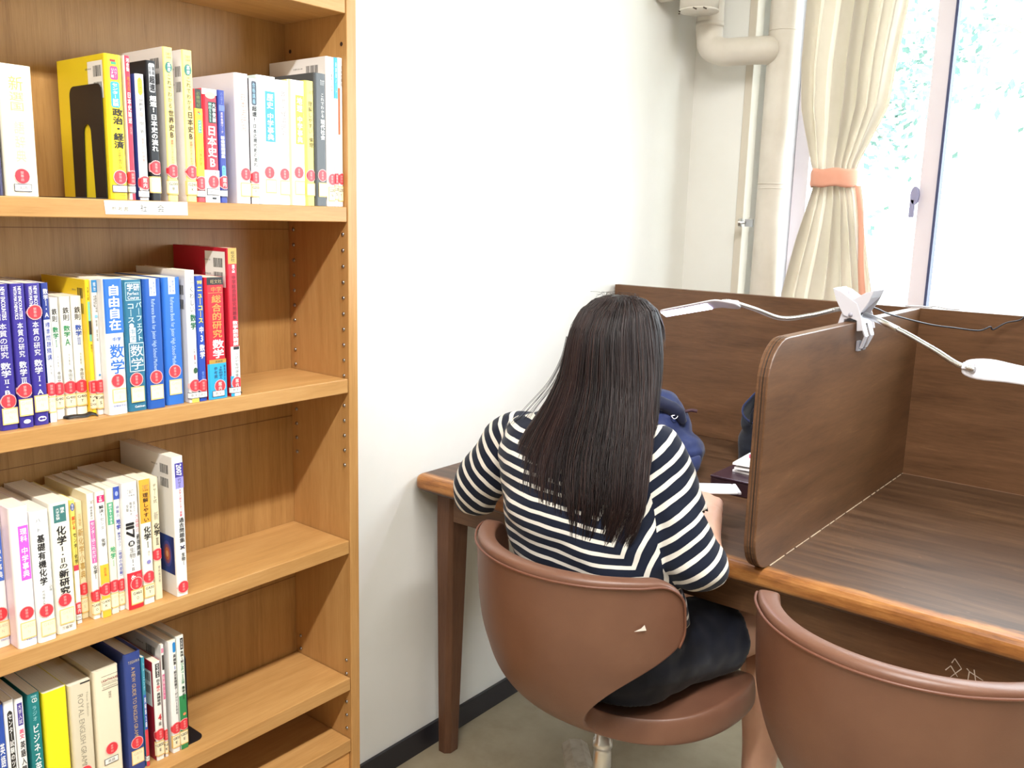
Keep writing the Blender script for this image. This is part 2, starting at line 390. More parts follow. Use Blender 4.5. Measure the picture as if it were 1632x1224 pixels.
pins(xf, ZE+.0042, .480, pin_me, .0271); pins(xr, ZE+.009, .480, pin_me, .0271)
pins(xf, .316, .372, pin_me, .0271)
pins(xf, ZB+.262, ZB+.27, hole_me, nm='pin_hole'); pins(xr, ZB+.262, ZB+.27, hole_me, nm='pin_hole')

# ------------------------------------------------------------------ the study desk with its screens
DW, YP, ZP, YFr = 1.70, .9001, 1.0913, .096
desk = empty('study_desk', (0, 0, 0)); tag(desk, 'dark walnut study desk with tall back screen, rounded divider and pale worn front edge', 'desk')
poly = [(.006, .93)] + [(.006+.022*(1-cos(a)), YFr+.022*(1-sin(a)), 0) for a in [pi/2*i/5 for i in range(6)]] + [(DW, YFr), (DW, .93)]
poly = [(p[0], p[1], .664) for p in poly]
b = MB(); b.prism(poly, (0, 0, .036), walnut_top); b.build('tabletop', desk, bevel=.0125, seg=4)
MB().box((.081, .150, .592), (.8395, .170, .6635), walnut_x).build('apron', desk, bevel=.0015)
apr = MB().box((.8400, .150, .535), (DW-.08, .170, .6635), walnut_x).build('apron', desk, bevel=.0005)
MB().box((.045, .205, .592), (.065, .88, .6635), walnut_y).build('apron', desk, bevel=.0015)
def leg(x, y, sx):
    b = MB(); T, B = .050, .030
    def ring(w, d, z, c): 
        x0 = x; x1 = x+sx*w; y0, y1 = y, y+d
        return [(x0, y0, z), (x1-sx*c, y0, z), (x1, y0+c, z), (x1, y1, z), (x0, y1, z)]
    r0 = ring(.046, .062, .6637, .008); r1 = ring(.044, .058, .58, .008)
    rb = [(px+sx*.002, py+.012, z) for px, py, z in ring(.030, .036, .0, .011)]
    n = 5; vs = rb+r1+r0
    fs = [tuple(range(n))[::-1], tuple(range(2*n, 3*n))]+[(k*n+i, k*n+(i+1) % n, (k+1)*n+(i+1) % n, (k+1)*n+i) for k in (0, 1) for i in range(n)]
    b.add(vs, fs, walnut_leg); return b.build('leg', desk, bevel=.0015)
leg(.034, .147, 1); leg(DW-.034, .147, -1); leg(.034, .82, 1); leg(DW-.034, .82, -1)
MB().box((.008, YP, .7004), (DW, YP+.02, ZP), walnut_x).build('back_screen', desk, bevel=.0012)
# divider, rounded at its two front corners
xv0, xv1, yf, rt_, rb_ = .8105, .8308, .056, .072, .062
pf = [(yf+rb_*(1-sin(a)), .7006+rb_*(1-cos(a))) for a in [pi/2*i/8 for i in range(9)]]
pf += [(yf+rt_*(1-cos(a)), ZP-rt_*(1-sin(a))) for a in [pi/2*i/8 for i in range(9)]]
prof = [(YP-.0004, .7006)]+pf+[(YP-.0004, ZP)]
b = MB(); b.prism([(xv0, y, z) for y, z in prof], (xv1-xv0, 0, 0), walnut_y); dv = b.build('divider', desk, bevel=.0016)
for xa, c in ((xv0+.0055, '#4a3324'), (xv0+.0105, '#2c1c12'), (xv0+.015, '#543a29')):
    b = MB(); vs = []; fs = []
    for i, (y, z) in enumerate(pf):
        k = max(i-1, 0); l = min(i+1, len(pf)-1); dy, dz = pf[l][0]-pf[k][0], pf[l][1]-pf[k][1]; q = math.hypot(dy, dz); ny, nz = -dz/q, dy/q
        vs += [(xa, y+ny*.0004, z+nz*.0004), (xa+.0022, y+ny*.0004, z+nz*.0004)]
        if i: fs.append((2*i-2, 2*i-1, 2*i+1, 2*i))
    b.add(vs, fs, M(c, .5)); b.build('ply_line', dv)
glue = M('#c9b197', .6)
b = MB(); rnd = random.Random(2); y = .125
while y < .895:
    l = rnd.uniform(.01, .05); b.box((xv1, y, .7002), (xv1+rnd.uniform(.0007, .0016), min(y+l, .899), .7012), glue); y += l+rnd.uniform(0, .012)
b.build('glue_line', desk)
MB().box((xv1+.001, YP-.0012, .7002), (DW-.01, YP-.0001, .7012), M('#8d6b52', .6)).build('glue_line', desk)
# scratched marks on the apron
scr = [[(1.114, .599), (1.121, .609)], [(1.1215, .6135), (1.125, .622), (1.136, .609), (1.122, .590)], [(1.121, .608), (1.132, .594)], [(1.143, .612), (1.1475, .608), (1.167, .6005)], [(1.147, .6085), (1.1462, .588)], [(1.153, .6135), (1.160, .584)]]
b = MB()
for st in scr:
    for (xa, za), (xb_, zb_) in zip(st, st[1:]):
        d = Vector((xb_-xa, 0, zb_-za)); q = Vector((-d.z, 0, d.x)).normalized()*.0006
        b.add([Vector((xa, .14985, za))-q*1.4, Vector((xb_, .14985, zb_))-q*.7, Vector((xb_, .14985, zb_))+q*.7, Vector((xa, .14985, za))+q*1.4], [(0, 1, 2, 3)], M('#d9cdbf', .7))
b.build('scratched_mark', apr, fix=False)

# ------------------------------------------------------------------ the clip lamp with two gooseneck arms
LX, LY, LZ = .82065, .487, ZP
lamp = empty('clip_lamp', (LX, LY, LZ)); tag(lamp, 'white clip lamp with two steel gooseneck arms, clamped on top of the desk divider', 'lamp')
rub = M('#8e8c94', .7); pl = white_pl
def lever(sx):
    # a bent plate: finger grip above, through the pivot, to the jaw on the other side of the divider
    b = MB(); pr = [(sx*-.038, .062), (sx*-.032, .048), (sx*-.005, .016), (sx*.0175, -.004), (sx*.0255, -.026), (sx*.0165, -.050)]
    top = []; th = .0032
    for i, (x, z) in enumerate(pr):
        k = max(i-1, 0); l = min(i+1, len(pr)-1); dx, dz = pr[l][0]-pr[k][0], pr[l][1]-pr[k][1]; q = math.hypot(dx, dz); top.append((x-sx*dz/q*th, z+sx*dx/q*th))
    wy = [.032, .033, .030, .030, .026, .020]
    if sx < 0: wy = [q-.0012 for q in wy]
    for i in range(len(pr)-1):
        a0, a1, t0, t1, w0, w1 = pr[i], pr[i+1], top[i], top[i+1], wy[i], wy[i+1]
        if i == 3:   # the jaw splits in two prongs
            for s in (-1, 1):
                y0, y1, y2, y3 = sorted((s*w0, s*.006))+sorted((s*w1, s*.006))
                vs = [(a0[0], y0, a0[1]), (a0[0], y1, a0[1]), (t0[0], y1, t0[1]), (t0[0], y0, t0[1]), (a1[0], y2, a1[1]), (a1[0], y3, a1[1]), (t1[0], y3, t1[1]), (t1[0], y2, t1[1])]
                b.add(vs, [(0, 1, 2, 3), (7, 6, 5, 4), (0, 4, 5, 1), (1, 5, 6, 2), (2, 6, 7, 3), (3, 7, 4, 0)], pl)
            continue
        rng = [(-1, 1)] if i < 3 else [(-1, -.3), (.3, 1)]
        for u0, u1 in rng:
            vs = [(a0[0], u0*w0, a0[1]), (a0[0], u1*w0, a0[1]), (t0[0], u1*w0, t0[1]), (t0[0], u0*w0, t0[1]), (a1[0], u0*w1, a1[1]), (a1[0], u1*w1, a1[1]), (t1[0], u1*w1, t1[1]), (t1[0], u0*w1, t1[1])]
            b.add(vs, [(0, 1, 2, 3), (7, 6, 5, 4), (0, 4, 5, 1), (1, 5, 6, 2), (2, 6, 7, 3), (3, 7, 4, 0)], pl)
    # cheeks round the pivot
    for s in (-1, 1):
        yo = s*(.0335 if sx > 0 else .0300)
        b.prism([(sx*-.038, yo, .062), (sx*-.024, yo, .058), (sx*.010, yo, .036), (sx*.019, yo, .014), (sx*.0262, yo, -.014), (sx*.0140, yo, -.016), (sx*.0125, yo, .004), (sx*-.014, yo, .012), (sx*-.030, yo, .040)], (0, s*.0026, 0), pl)
    o = b.build('clamp_lever', lamp, bevel=.0007)
    for s in (-1, 1):
        b = MB(); b.box((min(sx*.0109, sx*.0165), min(s*.007, s*.022), -.056), (max(sx*.0109, sx*.0165), max(s*.007, s*.022), -.036), rub); b.build('jaw_pad', o, bevel=.0008)
    return o
lever(1); lever(-1)
b = MB(); b.tube([(0, -.0375, .014), (0, .0375, .014)], .0042, M('#a9a7b4', .4), 16); b.build('pivot_pin', lamp, True)
b = MB(); b.tube([(0, -.012+i*.0006, .014+0) for i in range(2)], .003, black_m, 8); b.tube([(.0075*cos(a*.9), -.011+.0007*a, .014+.0075*sin(a*.9)) for a in range(32)], .0009, black_m, 6); b.build('spring', lamp)
def goose(pts, r=.0044):
    p = catmull([Vector(q)-Vector((LX, LY, LZ)) for q in pts], 60); L = [0]
    for a, c in zip(p, p[1:]): L.append(L[-1]+(c-a).length)
    rr = [r*(1+.10*sin(2*pi*l/.0032)) for l in L]
    b = MB(); b.tube(p, rr, chrome, 14); return b.build('gooseneck', lamp, True), p
def sleeve(pts, r=.0056):
    b = MB(); b.tube([Vector(q)-Vector((LX, LY, LZ)) for q in pts], r, chrome, 16); return b.build('arm_socket', lamp, True)
goose([(.797, .480, 1.112), (.783, .478, 1.1105), (.742, .45, 1.097), (.697, .42, 1.090), (.655, .38, 1.108), (.622, .35, 1.120), (.606, .342, 1.1195)])
goose([(.842, .480, 1.104), (.862, .468, 1.1005), (.928, .42, 1.085), (.998, .36, 1.066), (1.043, .32, 1.052), (1.074, .298, 1.0495)])
sleeve([(.838, .481, 1.1045), (.872, .461, 1.098), (.915, .430, 1.0880)])
def head(name, org, du, dv, prof_, mat_led, on):
    # a thin paddle: du runs along it, dv across; prof_: (along, half width, drop)
    du = Vector(du).normalized(); dv = Vector(dv); dv = (dv-du*dv.dot(du)).normalized(); dn = du.cross(dv).normalized()
    if dn.z < 0: dn = -dn
    o = Vector(org)-Vector((LX, LY, LZ)); b = MB(); vs = []; fs = []; nn = len(prof_); th = .0065
    for a, w_, d in prof_:
        for s in (-1, -.8, .8, 1):
            e = .0016 if abs(s) == 1 else 0
            vs.append(o+du*a+dv*w_*s+dn*(-d-e)); 
        for s in (1, .8, -.8, -1):
            e = .0016 if abs(s) == 1 else 0
            vs.append(o+du*a+dv*w_*s+dn*(-d-th+e))
    for i in range(nn-1):
        for j in range(8): fs.append((i*8+j, i*8+(j+1) % 8, (i+1)*8+(j+1) % 8, (i+1)*8+j))
    fs += [tuple(range(8))[::-1], tuple((nn-1)*8+j for j in range(8))]
    b.add(vs, fs, pl); h = b.build(name, lamp, True, sub=1)
    b = MB(); a0 = prof_[-5] ; a1 = prof_[-2]
    def q(a, w_, d, s): return o+du*a+dv*w_*s*.72+dn*(-d-th-.0012)
    vs = [q(*a0, -1), q(*a0, 1), q(*a1, 1), q(*a1, -1)]; vs += [v+dn*.0014 for v in vs]
    b.add(vs, [(0, 1, 2, 3), (7, 6, 5, 4), (0, 4, 5, 1), (1, 5, 6, 2), (2, 6, 7, 3), (3, 7, 4, 0)], mat_led); b.build('led_panel', h)
    b = MB(); b.box((-.009, -.006, -.0015), (.009, .006, .006), pl); c = b.build('arm_bracket', h, bevel=.0012)
    m = Matrix((du, dv, dn)).transposed().to_4x4(); m.translation = o+du*.012; c.matrix_local = m
    return h
led_on = M('#dcd6ff', .4, emit=9); led_off = M('#eceaf2', .4)
head('lamp_head', (.640, .352, 1.1165), (-1, .02, .02), (.05, 1, -.42), [(0, .010, .0), (.006, .017, .0), (.03, .021, .0), (.045, .021, -.001), (.062, .020, .004), (.09, .0195, .0125), (.125, .0185, .023), (.158, .017, .032), (.163, .013, .0335)], led_on, 1)
l = bpy.data.lights.new('lamp_led', 'AREA'); l.shape = 'RECTANGLE'; l.size = .08; l.size_y = .02; l.energy = .55; l.color = (.86, .85, 1)
o = bpy.data.objects.new('lamp_led', l); o.location = (.53, .352, 1.078); o.rotation_euler = (0, R(14), 0); COL.objects.link(o)
head('lamp_head', (1.052, .312, 1.0505), (.96, -.22, .015), (.08, .45, .86), [(0, .008, .0), (.006, .015, .0), (.03, .0195, .0), (.05, .019, -.002), (.066, .017, .000), (.09, .0155, .004), (.125, .015, .009), (.158, .014, .014), (.163, .011, .015)], led_off, 0)
b = MB(); b.tube([Vector(q)-Vector((LX, LY, LZ)) for q in catmull([(.828, .520, 1.118), (.834, .56, 1.112), (.840, .65, 1.0935), (.888, .75, 1.071), (.93, .80, 1.063), (.968, .84, 1.058), (.985, .86, 1.066), (.99, .87, 1.060), (1.01, .885, 1.075), (1.035, .890, 1.083), (1.048, .893, 1.0945), (1.075, .918, 1.0955), (1.09, .929, 1.088), (1.10, .94, .9)], 8)], .0017, M('#2b2a33', .5), 8); b.build('power_cable', lamp, True)
b = MB(); b.tube(catmull([(.795, .905, 1.0938), (.815, .912, 1.0935), (.83, .907, 1.095), (.846, .912, 1.0937), (.86, .905, 1.0975), (.885, .910, 1.0938), (.91, .913, 1.0938)], 8), .0017, white_pl, 8); o = b.build('cord', None, True); tag(o, 'thin white cord lying on the top edge of the desk back screen', 'cord')

# ------------------------------------------------------------------ things on the desk
navy = fabric('navy_nylon', [(.3, '#1f2746'), (.7, '#2c3762')], 14, .6); navy_d = fabric('dark_navy', [(.3, '#14172a'), (.7, '#1d2238')], 14, .7)
def remesh(parts, voxel, smooth=4, disp=None):
    """one continuous closed surface out of overlapping closed pieces"""
    b = MB()
    for p in parts:
        k = len(b.v); b.v += [tuple(v) for v in p.v]; b.f += [tuple(i+k for i in f) for f in p.f]; b.mi += [0]*len(p.f)
    me = bpy.data.meshes.new('tmp'); me.from_pydata(b.v, [], b.f); bm = bmesh.new(); bm.from_mesh(me); bmesh.ops.recalc_face_normals(bm, faces=bm.faces); bm.to_mesh(me); bm.free()
    o = bpy.data.objects.new('tmp', me); COL.objects.link(o)
    r = o.modifiers.new('r', 'REMESH'); r.mode = 'VOXEL'; r.voxel_size = voxel
    if smooth: s = o.modifiers.new('s', 'SMOOTH'); s.factor = .5; s.iterations = smooth
    out = baked(o); bpy.data.objects.remove(o)
    if disp:
        out.update(); nr = [v.normal.copy() for v in out.vertices]
        for v, n in zip(out.vertices, nr): v.co = v.co+n*disp(v.co)
    out.polygons.foreach_set('use_smooth', [True]*len(out.polygons)); return out
def ell(c, r, rot=(0, 0, 0), nu=20, nv=12):
    from mathutils import Euler
    q = Euler(rot).to_matrix(); b = MB(); vs = [Vector(c)+q @ Vector((0, 0, -r[2]))]
    for i in range(1, nv):
        a = -pi/2+pi*i/nv
        for j in range(nu): t_ = 2*pi*j/nu; vs.append(Vector(c)+q @ Vector((r[0]*cos(a)*cos(t_), r[1]*cos(a)*sin(t_), r[2]*sin(a))))
    vs.append(Vector(c)+q @ Vector((0, 0, r[2]))); fs = []
    for j in range(nu): fs.append((0, 1+(j+1) % nu, 1+j))
    for i in range(nv-2):
        for j in range(nu): fs.append((1+i*nu+j, 1+i*nu+(j+1) % nu, 1+(i+1)*nu+(j+1) % nu, 1+(i+1)*nu+j))
    k = len(vs)-1
    for j in range(nu): fs.append((k, 1+(nv-2)*nu+j, 1+(nv-2)*nu+(j+1) % nu))
    b.add(vs, fs, None); return b
def tubeblob(pts, rr, n=8):
    b = MB(); p = catmull(pts, n); m = len(pts)-1; r = []
    for i in range(len(p)):
        f = i/n; k = min(int(f), m-1); r.append(rr[k]+(rr[k+1]-rr[k])*(f-k))
    b.tube(p, r, None, 16); return b
bag = empty('backpack', (.42, .52, .7005)); tag(bag, 'navy nylon backpack slumped on the desk in front of the seated person', 'backpack')
O = Vector((.42, .52, .7005))
def fold(c): return .006*noise.noise(c*17+Vector((3, 1, 2)))+.0035*noise.noise(c*48)+.004*abs(noise.noise(Vector((c.x*9, c.y*9, c.z*26))))
me = remesh([ell((-.045, 0, .072), (.085, .085, .068)), ell((-.055, .03, .12), (.068, .06, .062), (0, .2, 0)), ell((-.03, .02, .10), (.06, .055, .066), (0, -.35, 0)), ell((.025, .01, .055), (.05, .06, .042), (0, .3, 0))], .006, 5, fold)
me.materials.append(navy)
zmin = min(v.co.z for v in me.vertices)
for v in me.vertices:
    if v.co.z < .001: v.co.z = .001
bb = link('bag_body', me, bag)
me = remesh([tubeblob([(-.07, -.035, .165), (-.03, -.03, .166), (.010, -.008, .148), (.026, .005, .118)], [.012, .016, .016, .010])], .004, 3, lambda c: .002*noise.noise(c*60)); me.materials.append(navy_d); link('zip_flap', me, bag)
b = MB(); b.tube(catmull([(.008, -.025, .138), (.016, -.024, .132), (.021, -.018, .136), (.018, -.016, .141)], 6), .0012, steel, 6, closed=True); b.build('zip_pull', bag, True)
b = MB(); b.tube(catmull([(.018, .02, .142), (.03, .03, .146), (.042, .036, .144)], 5), .004, M('#3a1c22', .7), 8); b.build('hanging_loop', bag, True)
b = MB(); vs = []; fs = []
for i in range(15):   # rolled padded shoulder strap in front
    a = -.35+2.6*i/14; cx, cz = .062+.034*sin(a), .040-.034*cos(a)+.004
    for j, s in enumerate((-1, -.5, 0, .5, 1)): vs.append((cx+.006*s, -.075+.03*s-.012*cos(a), cz+.002*abs(s)))
    if i:
        for j in range(4): k = (i-1)*5+j; fs.append((k, k+1, k+6, k+5))
b.add(vs, fs, navy); st = b.build('shoulder_strap', bag, True); s = st.modifiers.new('s', 'SOLIDIFY'); s.thickness = .008; s2_ = st.modifiers.new('u', 'SUBSURF'); s2_.levels = s2_.render_levels = 2

tote = empty('tote_bag', (.568, .775, .7005)); tag(tote, 'open black tote bag leaning on the desk back screen behind the brown box', 'bag')
blk = fabric('black_canvas', [(.3, '#15171f'), (.7, '#20242f')], 12, .65)
# sides rise higher at the back; the mouth gapes forward
vs = []; fs = []; NJ = 40; NZ = 16
for i in range(NZ+1):
    f = i/NZ
    for j in range(NJ):
        a = 2*pi*j/NJ; fx, fy = cos(a), sin(a); hb = .095+.082*(.5+.5*fy)
        x = .088*(abs(fx)**.55)*(1 if fx > 0 else -1)*(1-.05*f+.02*sin(f*9+j*.5)); y = .058*(abs(fy)**.6)*(1 if fy > 0 else -1)*(1-.12*f)
        vs.append((x+.006*noise.noise(Vector((x*14, y*14, f*4))), y+.008*noise.noise(Vector((x*16+5, y*16, f*5))), .001+hb*f))
for i in range(NZ):
    for j in range(NJ): fs.append((i*NJ+j, i*NJ+(j+1) % NJ, (i+1)*NJ+(j+1) % NJ, (i+1)*NJ+j))
fs.append(tuple(range(NJ))[::-1])
b = MB(); b.add(vs, fs, blk); o = b.build('bag_body', tote, True); s = o.modifiers.new('s', 'SOLIDIFY'); s.thickness = .003
b = MB(); b.tube([Vector(vs[NZ*NJ+j])+Vector((0, 0, .001)) for j in range(NJ)], .0024, navy, 8, closed=True); b.build('mouth_binding', tote, True)
b = MB(); hv = []; hf = []
pts = catmull([(-.045, -.052, .105), (-.040, -.058, .135), (-.02, -.045, .172), (.01, -.030, .182), (.035, -.035, .170), (.050, -.052, .135), (.054, -.052, .105)], 8)
for i, p in enumerate(pts):
    hv += [p+Vector((-.001, -.010, -.006)), p+Vector((.001, .012, .006))]
    if i: hf.append((2*i-2, 2*i-1, 2*i+1, 2*i))
b.add(hv, hf, blk); o = b.build('handle', tote, True); s = o.modifiers.new('s', 'SOLIDIFY'); s.thickness = .003
b = MB(); b.box((-.060, .036, .122), (-.038, .0375, .160), M('#cfd8ea', .6)); o = b.build('care_label', tote); 
btl = empty('drink_bottle', (.588, .765, .706)); tag(btl, 'clear drink bottle with orange and white wrapper poking out of the black tote', 'bottle')
b = MB(); b.lathe([(.026, 0), (.029, .004), (.029, .085), (.027, .10), (.013, .125), (.011, .135)], (0, 0, 0), M('#8f7a70', .1, spec=.8), 24); b.build('bottle_body', btl, True)
b = MB(); b.lathe([(.0296, .088), (.0296, .112)], (0, 0, -.002), M('#f3ece4', .5), 24); b.build('wrapper', btl, True)
b = MB(); b.lathe([(.0299, .100), (.0299, .106)], (0, 0, -.002), M('#d2552c', .5), 24); b.build('wrapper_stripe', btl, True)
b = MB(); b.lathe([(.0135, .128), (.0135, .145), (.012, .147)], (0, 0, 0), M('#ece9e4', .4), 20); b.build('bottle_cap', btl, True)

tray = empty('document_tray', (.556, .451, .7005)); tag(tray, 'flat dark brown box on the desk with white papers on its lid', 'box')
dkb = M('#2c1a1f', .3)
MB().box((0, 0, 0), (.252, .215, .030), dkb).build('tray_body', tray, bevel=.002, seg=3); MB().box((-.001, -.001, .0302), (.253, .216, .0355), M('#33202a', .28)).build('lid', tray, bevel=.0018, seg=3)
pz = .7364
rnd = random.Random(4)
for k in range(5):
    a = rnd.uniform(-.12, .12); w_, d_, h_ = .19+rnd.uniform(-.015, .01), .125, .0045
    b = MB(); b.prism([(-w_/2, -d_/2, 0), (w_/2, -d_/2, 0), (w_/2, d_/2, 0), (-w_/2+.02, d_/2+.004*k, 0), (-w_/2, d_/2-.02, 0)], (0, 0, h_), M('#f4f2ee', .7)); o = b.build('notepad'); o.location = (.674+rnd.uniform(-.006, .006), .566+rnd.uniform(-.005, .008), pz+k*.0048); o.rotation_euler = (0, 0, a)
    tag(o, ['white paper pad at the bottom of the pile on the brown box', 'white paper pad second from the bottom of the pile on the brown box', 'white paper pad in the middle of the pile on the brown box', 'white paper pad under the topmost one of the pile on the brown box', 'white paper pad on top of the pile, under the pink pen'][k], 'paper pad', 'paper pads piled on the brown box')
pen = empty('pen', (.612, .566, .7645), R(38)); tag(pen, 'pink pen lying on the white paper pads beside the black tote', 'pen')
b = MB(); b.tube([(0, 0, 0), (.07, 0, 0)], .0045, M('#e58aa6', .4), 12); b.build('barrel', pen, True)
b = MB(); b.tube([(.0705, 0, 0), (.088, 0, 0)], [.0044, .0016], M('#f2d9df', .4), 12); b.build('tip', pen, True)
b = MB(); b.tube([(-.02, 0, 0), (-.0005, 0, 0)], .0047, M('#d0607f', .4), 12); b.build('cap', pen, True)

# ------------------------------------------------------------------ chairs
ROWS = [(-.205, .737, .222, .205, .030), (-.206, .722, .256, .205, .032), (-.206, .69, .274, .205, .032), (-.203, .65, .279, .205, .032), (-.199, .615, .278, .205, .032), (-.194, .585, .268, .205, .032), (-.187, .557, .225, .208, .032), (-.174, .522, .140, .215, .033), (-.148, .478, .088, .24, .034), (-.108, .442, .072, .3, .036),
        (-.06, .413, .092, .5, .040), (-.01, .402, .155, .9, .046), (.06, .402, .200, 1.2, .05), (.14, .407, .214, 1.2, .052), (.21, .411, .208, 1.2, .05), (.255, .406, .18, 1.5, .046), (.272, .396, .14, 2, .036)]
TS_ = [-1, -.94, -.8, -.6, -.4, -.2, 0, .2, .4, .6, .8, .94, 1]
def shell_pt(i, t, off):
    y, z, L, Rc, th = ROWS[i]; a = ROWS[max(i-1, 0)]; c = ROWS[min(i+1, len(ROWS)-1)]
    ty, tz = c[0]-a[0], c[1]-a[1]; q = math.hypot(ty, tz); ny, nz = tz/q, -ty/q     # outward: backwards for the back, downwards for the seat
    ph = t*L/Rc; inn = Rc*(1-cos(ph)); x = Rc*sin(ph)
    n = Vector((sin(ph), ny*cos(ph), nz*cos(ph)))
    return Vector((x, y-ny*inn, z-nz*inn))+n*off*th
def make_chair(name):
    root = empty(name, (0, 0, 0)); b = MB(); n = len(ROWS); m = len(TS_); vs = []
    for side in (.5, -.5):
        for i in range(n):
            for t_ in TS_: vs.append(shell_pt(i, t_, side))
    fs = []
    for s in (0, 1):
        for i in range(n-1):
            for j in range(m-1):
                k = s*n*m+i*m+j; f = (k, k+1, k+m+1, k+m); fs.append(f if s else f[::-1])
    loop = [j for j in range(m)]+[i*m+m-1 for i in range(1, n)]+[(n-1)*m+j for j in range(m-2, -1, -1)]+[i*m for i in range(n-2, 0, -1)]
    for a, c in zip(loop, loop[1:]+loop[:1]): fs.append((a, c, c+n*m, a+n*m))
    b.add(vs, fs, leather_m); sh = b.build('seat_shell', root, True, sub=3)
    path = [shell_pt(i, -.965, .53-.012*max(0,i-3)) for i in range(5, 1, -1)]+[shell_pt(1, -.92, .52)]+[shell_pt(1, t_, .54)+Vector((0, 0, .002)) for t_ in (-.75, -.5, -.25, 0, .25, .5, .75)]+[shell_pt(1, .92, .52)]+[shell_pt(i, .965, .53-.03*max(0,i-3)) for i in range(2, 6)]
    b = MB(); b.tube(catmull(path, 6), .0021, M('#6e4433', .45), 8); b.build('piping', sh, True)
    b = MB(); b.lathe([(.030, .355), (.036, .36), (.036, .372), (.06, .374), (.06, .380)], (0, .03, 0), M('#3b3833', .5), 24); b.build('seat_mount', root, True)
    b = MB(); b.lathe([(.0155, .355), (.0155, .322), (.0185, .320), (.0185, .308), (.0135, .306), (.0165, .300), (.0175, .27), (.0165, .24), (.0135, .236), (.021, .23), (.021, .10), (.03, .09), (.04, .06)][::-1], (0, .03, 0), chrome, 24); b.build('column', root, True)
    lg = paint('worn_cream_metal', [(.3, '#a89a84'), (.5, '#c9bfae'), (.75, '#d6cdbe')], 30, .45, .1) if 'worn_cream_metal' not in bpy.data.materials else bpy.data.materials['worn_cream_metal']
    for k in range(4):
        a = R(137)+k*pi/2; d = Vector((cos(a), sin(a), 0)); s = Vector((-sin(a), cos(a), 0)); c = Vector((0, .03, 0)); vs = []
        for r_, w_, z0, z1 in ((.035, .034, .052, .10), (.20, .032, .05, .092), (.40, .030, .045, .072)):
            p = c+d*r_; vs += [p-s*w_+Vector((0, 0, z0)), p-s*w_+Vector((0, 0, z1-.012)), p-s*w_*.45+Vector((0, 0, z1)), p+s*w_*.45+Vector((0, 0, z1)), p+s*w_+Vector((0, 0, z1-.012)), p+s*w_+Vector((0, 0, z0))]
        fs = [(0, 1, 2, 3, 4, 5), tuple(range(17, 11, -1))]+[(q*6+j, q*6+(j+1) % 6, (q+1)*6+(j+1) % 6, (q+1)*6+j) for q in (0, 1) for j in range(6)]
        b = MB(); b.add(vs, fs, lg); f_ = b.build('base_leg', root, bevel=.002)
        b = MB(); p = c+d*.375; b.lathe([(.016, 0), (.019, .004), (.019, .02), (.012, .044)], p, black_m, 16); b.build('glide', f_, True)
    return root
def copy_tree(o, parent=None):
    c_ = o.copy(); COL.objects.link(c_)
    if parent is not None: c_.parent = parent
    for ch in list(o.children): copy_tree(ch, c_)
    return c_
chair = make_chair('swivel_chair'); chair.location = (.578, -.008, 0); chair.rotation_euler = (0, 0, R(-6))
chair2 = copy_tree(chair); chair2.location = (1.092, .024, 0); chair2.rotation_euler = (0, 0, R(-8))
for ch in chair2.children:
    if ch.name.startswith('base_leg'): ch.rotation_euler = (0, 0, R(56)); ch.location = (.03*sin(R(56)), .03-.03*cos(R(56)), 0)
tag(chair, 'brown leather swivel chair with wrap-around back that the striped-shirt person sits on', 'chair', 'brown leather swivel chairs at the desk')
tag(chair2, 'empty brown leather swivel chair pulled up to the right-hand desk place', 'chair', 'brown leather swivel chairs at the desk')
b = MB(); p0 = shell_pt(3, .70, .56); tx = (shell_pt(3, .74, .56)-p0).normalized(); tz = (shell_pt(2, .70, .56)-p0).normalized()
b.add([p0-tx*.010-tz*.003, p0+tx*.010-tz*.004, p0+tx*.008+tz*.006, p0+tx*.002+tz*.001], [(0, 1, 2, 3)], M('#e9e2d8', .7)); b.build('tear', chair, fix=False)

# ------------------------------------------------------------------ books
_fc = bpy.data.curves.new('glyphs', 'FONT'); _fc.resolution_u = 2; _fo = bpy.data.objects.new('glyphs', _fc); COL.objects.link(_fo); _gl = {}
def glyph(ch, bold):
    k = (ch, bold)
    if k not in _gl:
        _fc.body = ch
        dg = bpy.context.evaluated_depsgraph_get(); dg.update()
        me = bpy.data.meshes.new_from_object(_fo.evaluated_get(dg))
        vs = [(v.co.x, v.co.y) for v in me.vertices]; fs = [tuple(p.vertices) for p in me.polygons]
        bpy.data.meshes.remove(me)
        if vs:
            xs = [v[0] for v in vs]; adv = max(xs)-min(xs)
            if ord(ch) < 0x2000: vs = [(x-min(xs), y) for x, y in vs]
        else: adv = .3
        _gl[k] = (vs, fs, adv)
    return _gl[k]
VERT = {'ー': '｜', '「': '﹁', '」': '﹂', '【': '︻', '】': '︼', '[': '︹', ']': '︺', '(': '︵', ')': '︶'}
def put(mb, P, vs, fs, m, bold=0, su=1., sv=1.):
    # heavier weights are printed several times, slightly shifted, each pass a hair above the last
    o_ = (0, .014, .027)[bold]
    for q, (dx, dy) in enumerate([(0, 0)] if not bold else [(-o_, 0), (o_, 0), (0, o_), (0, -o_)]):
        mb.add([P(v[0]+dx*su, v[1]+dy*sv, q*.00003) for v in vs], fs, m)
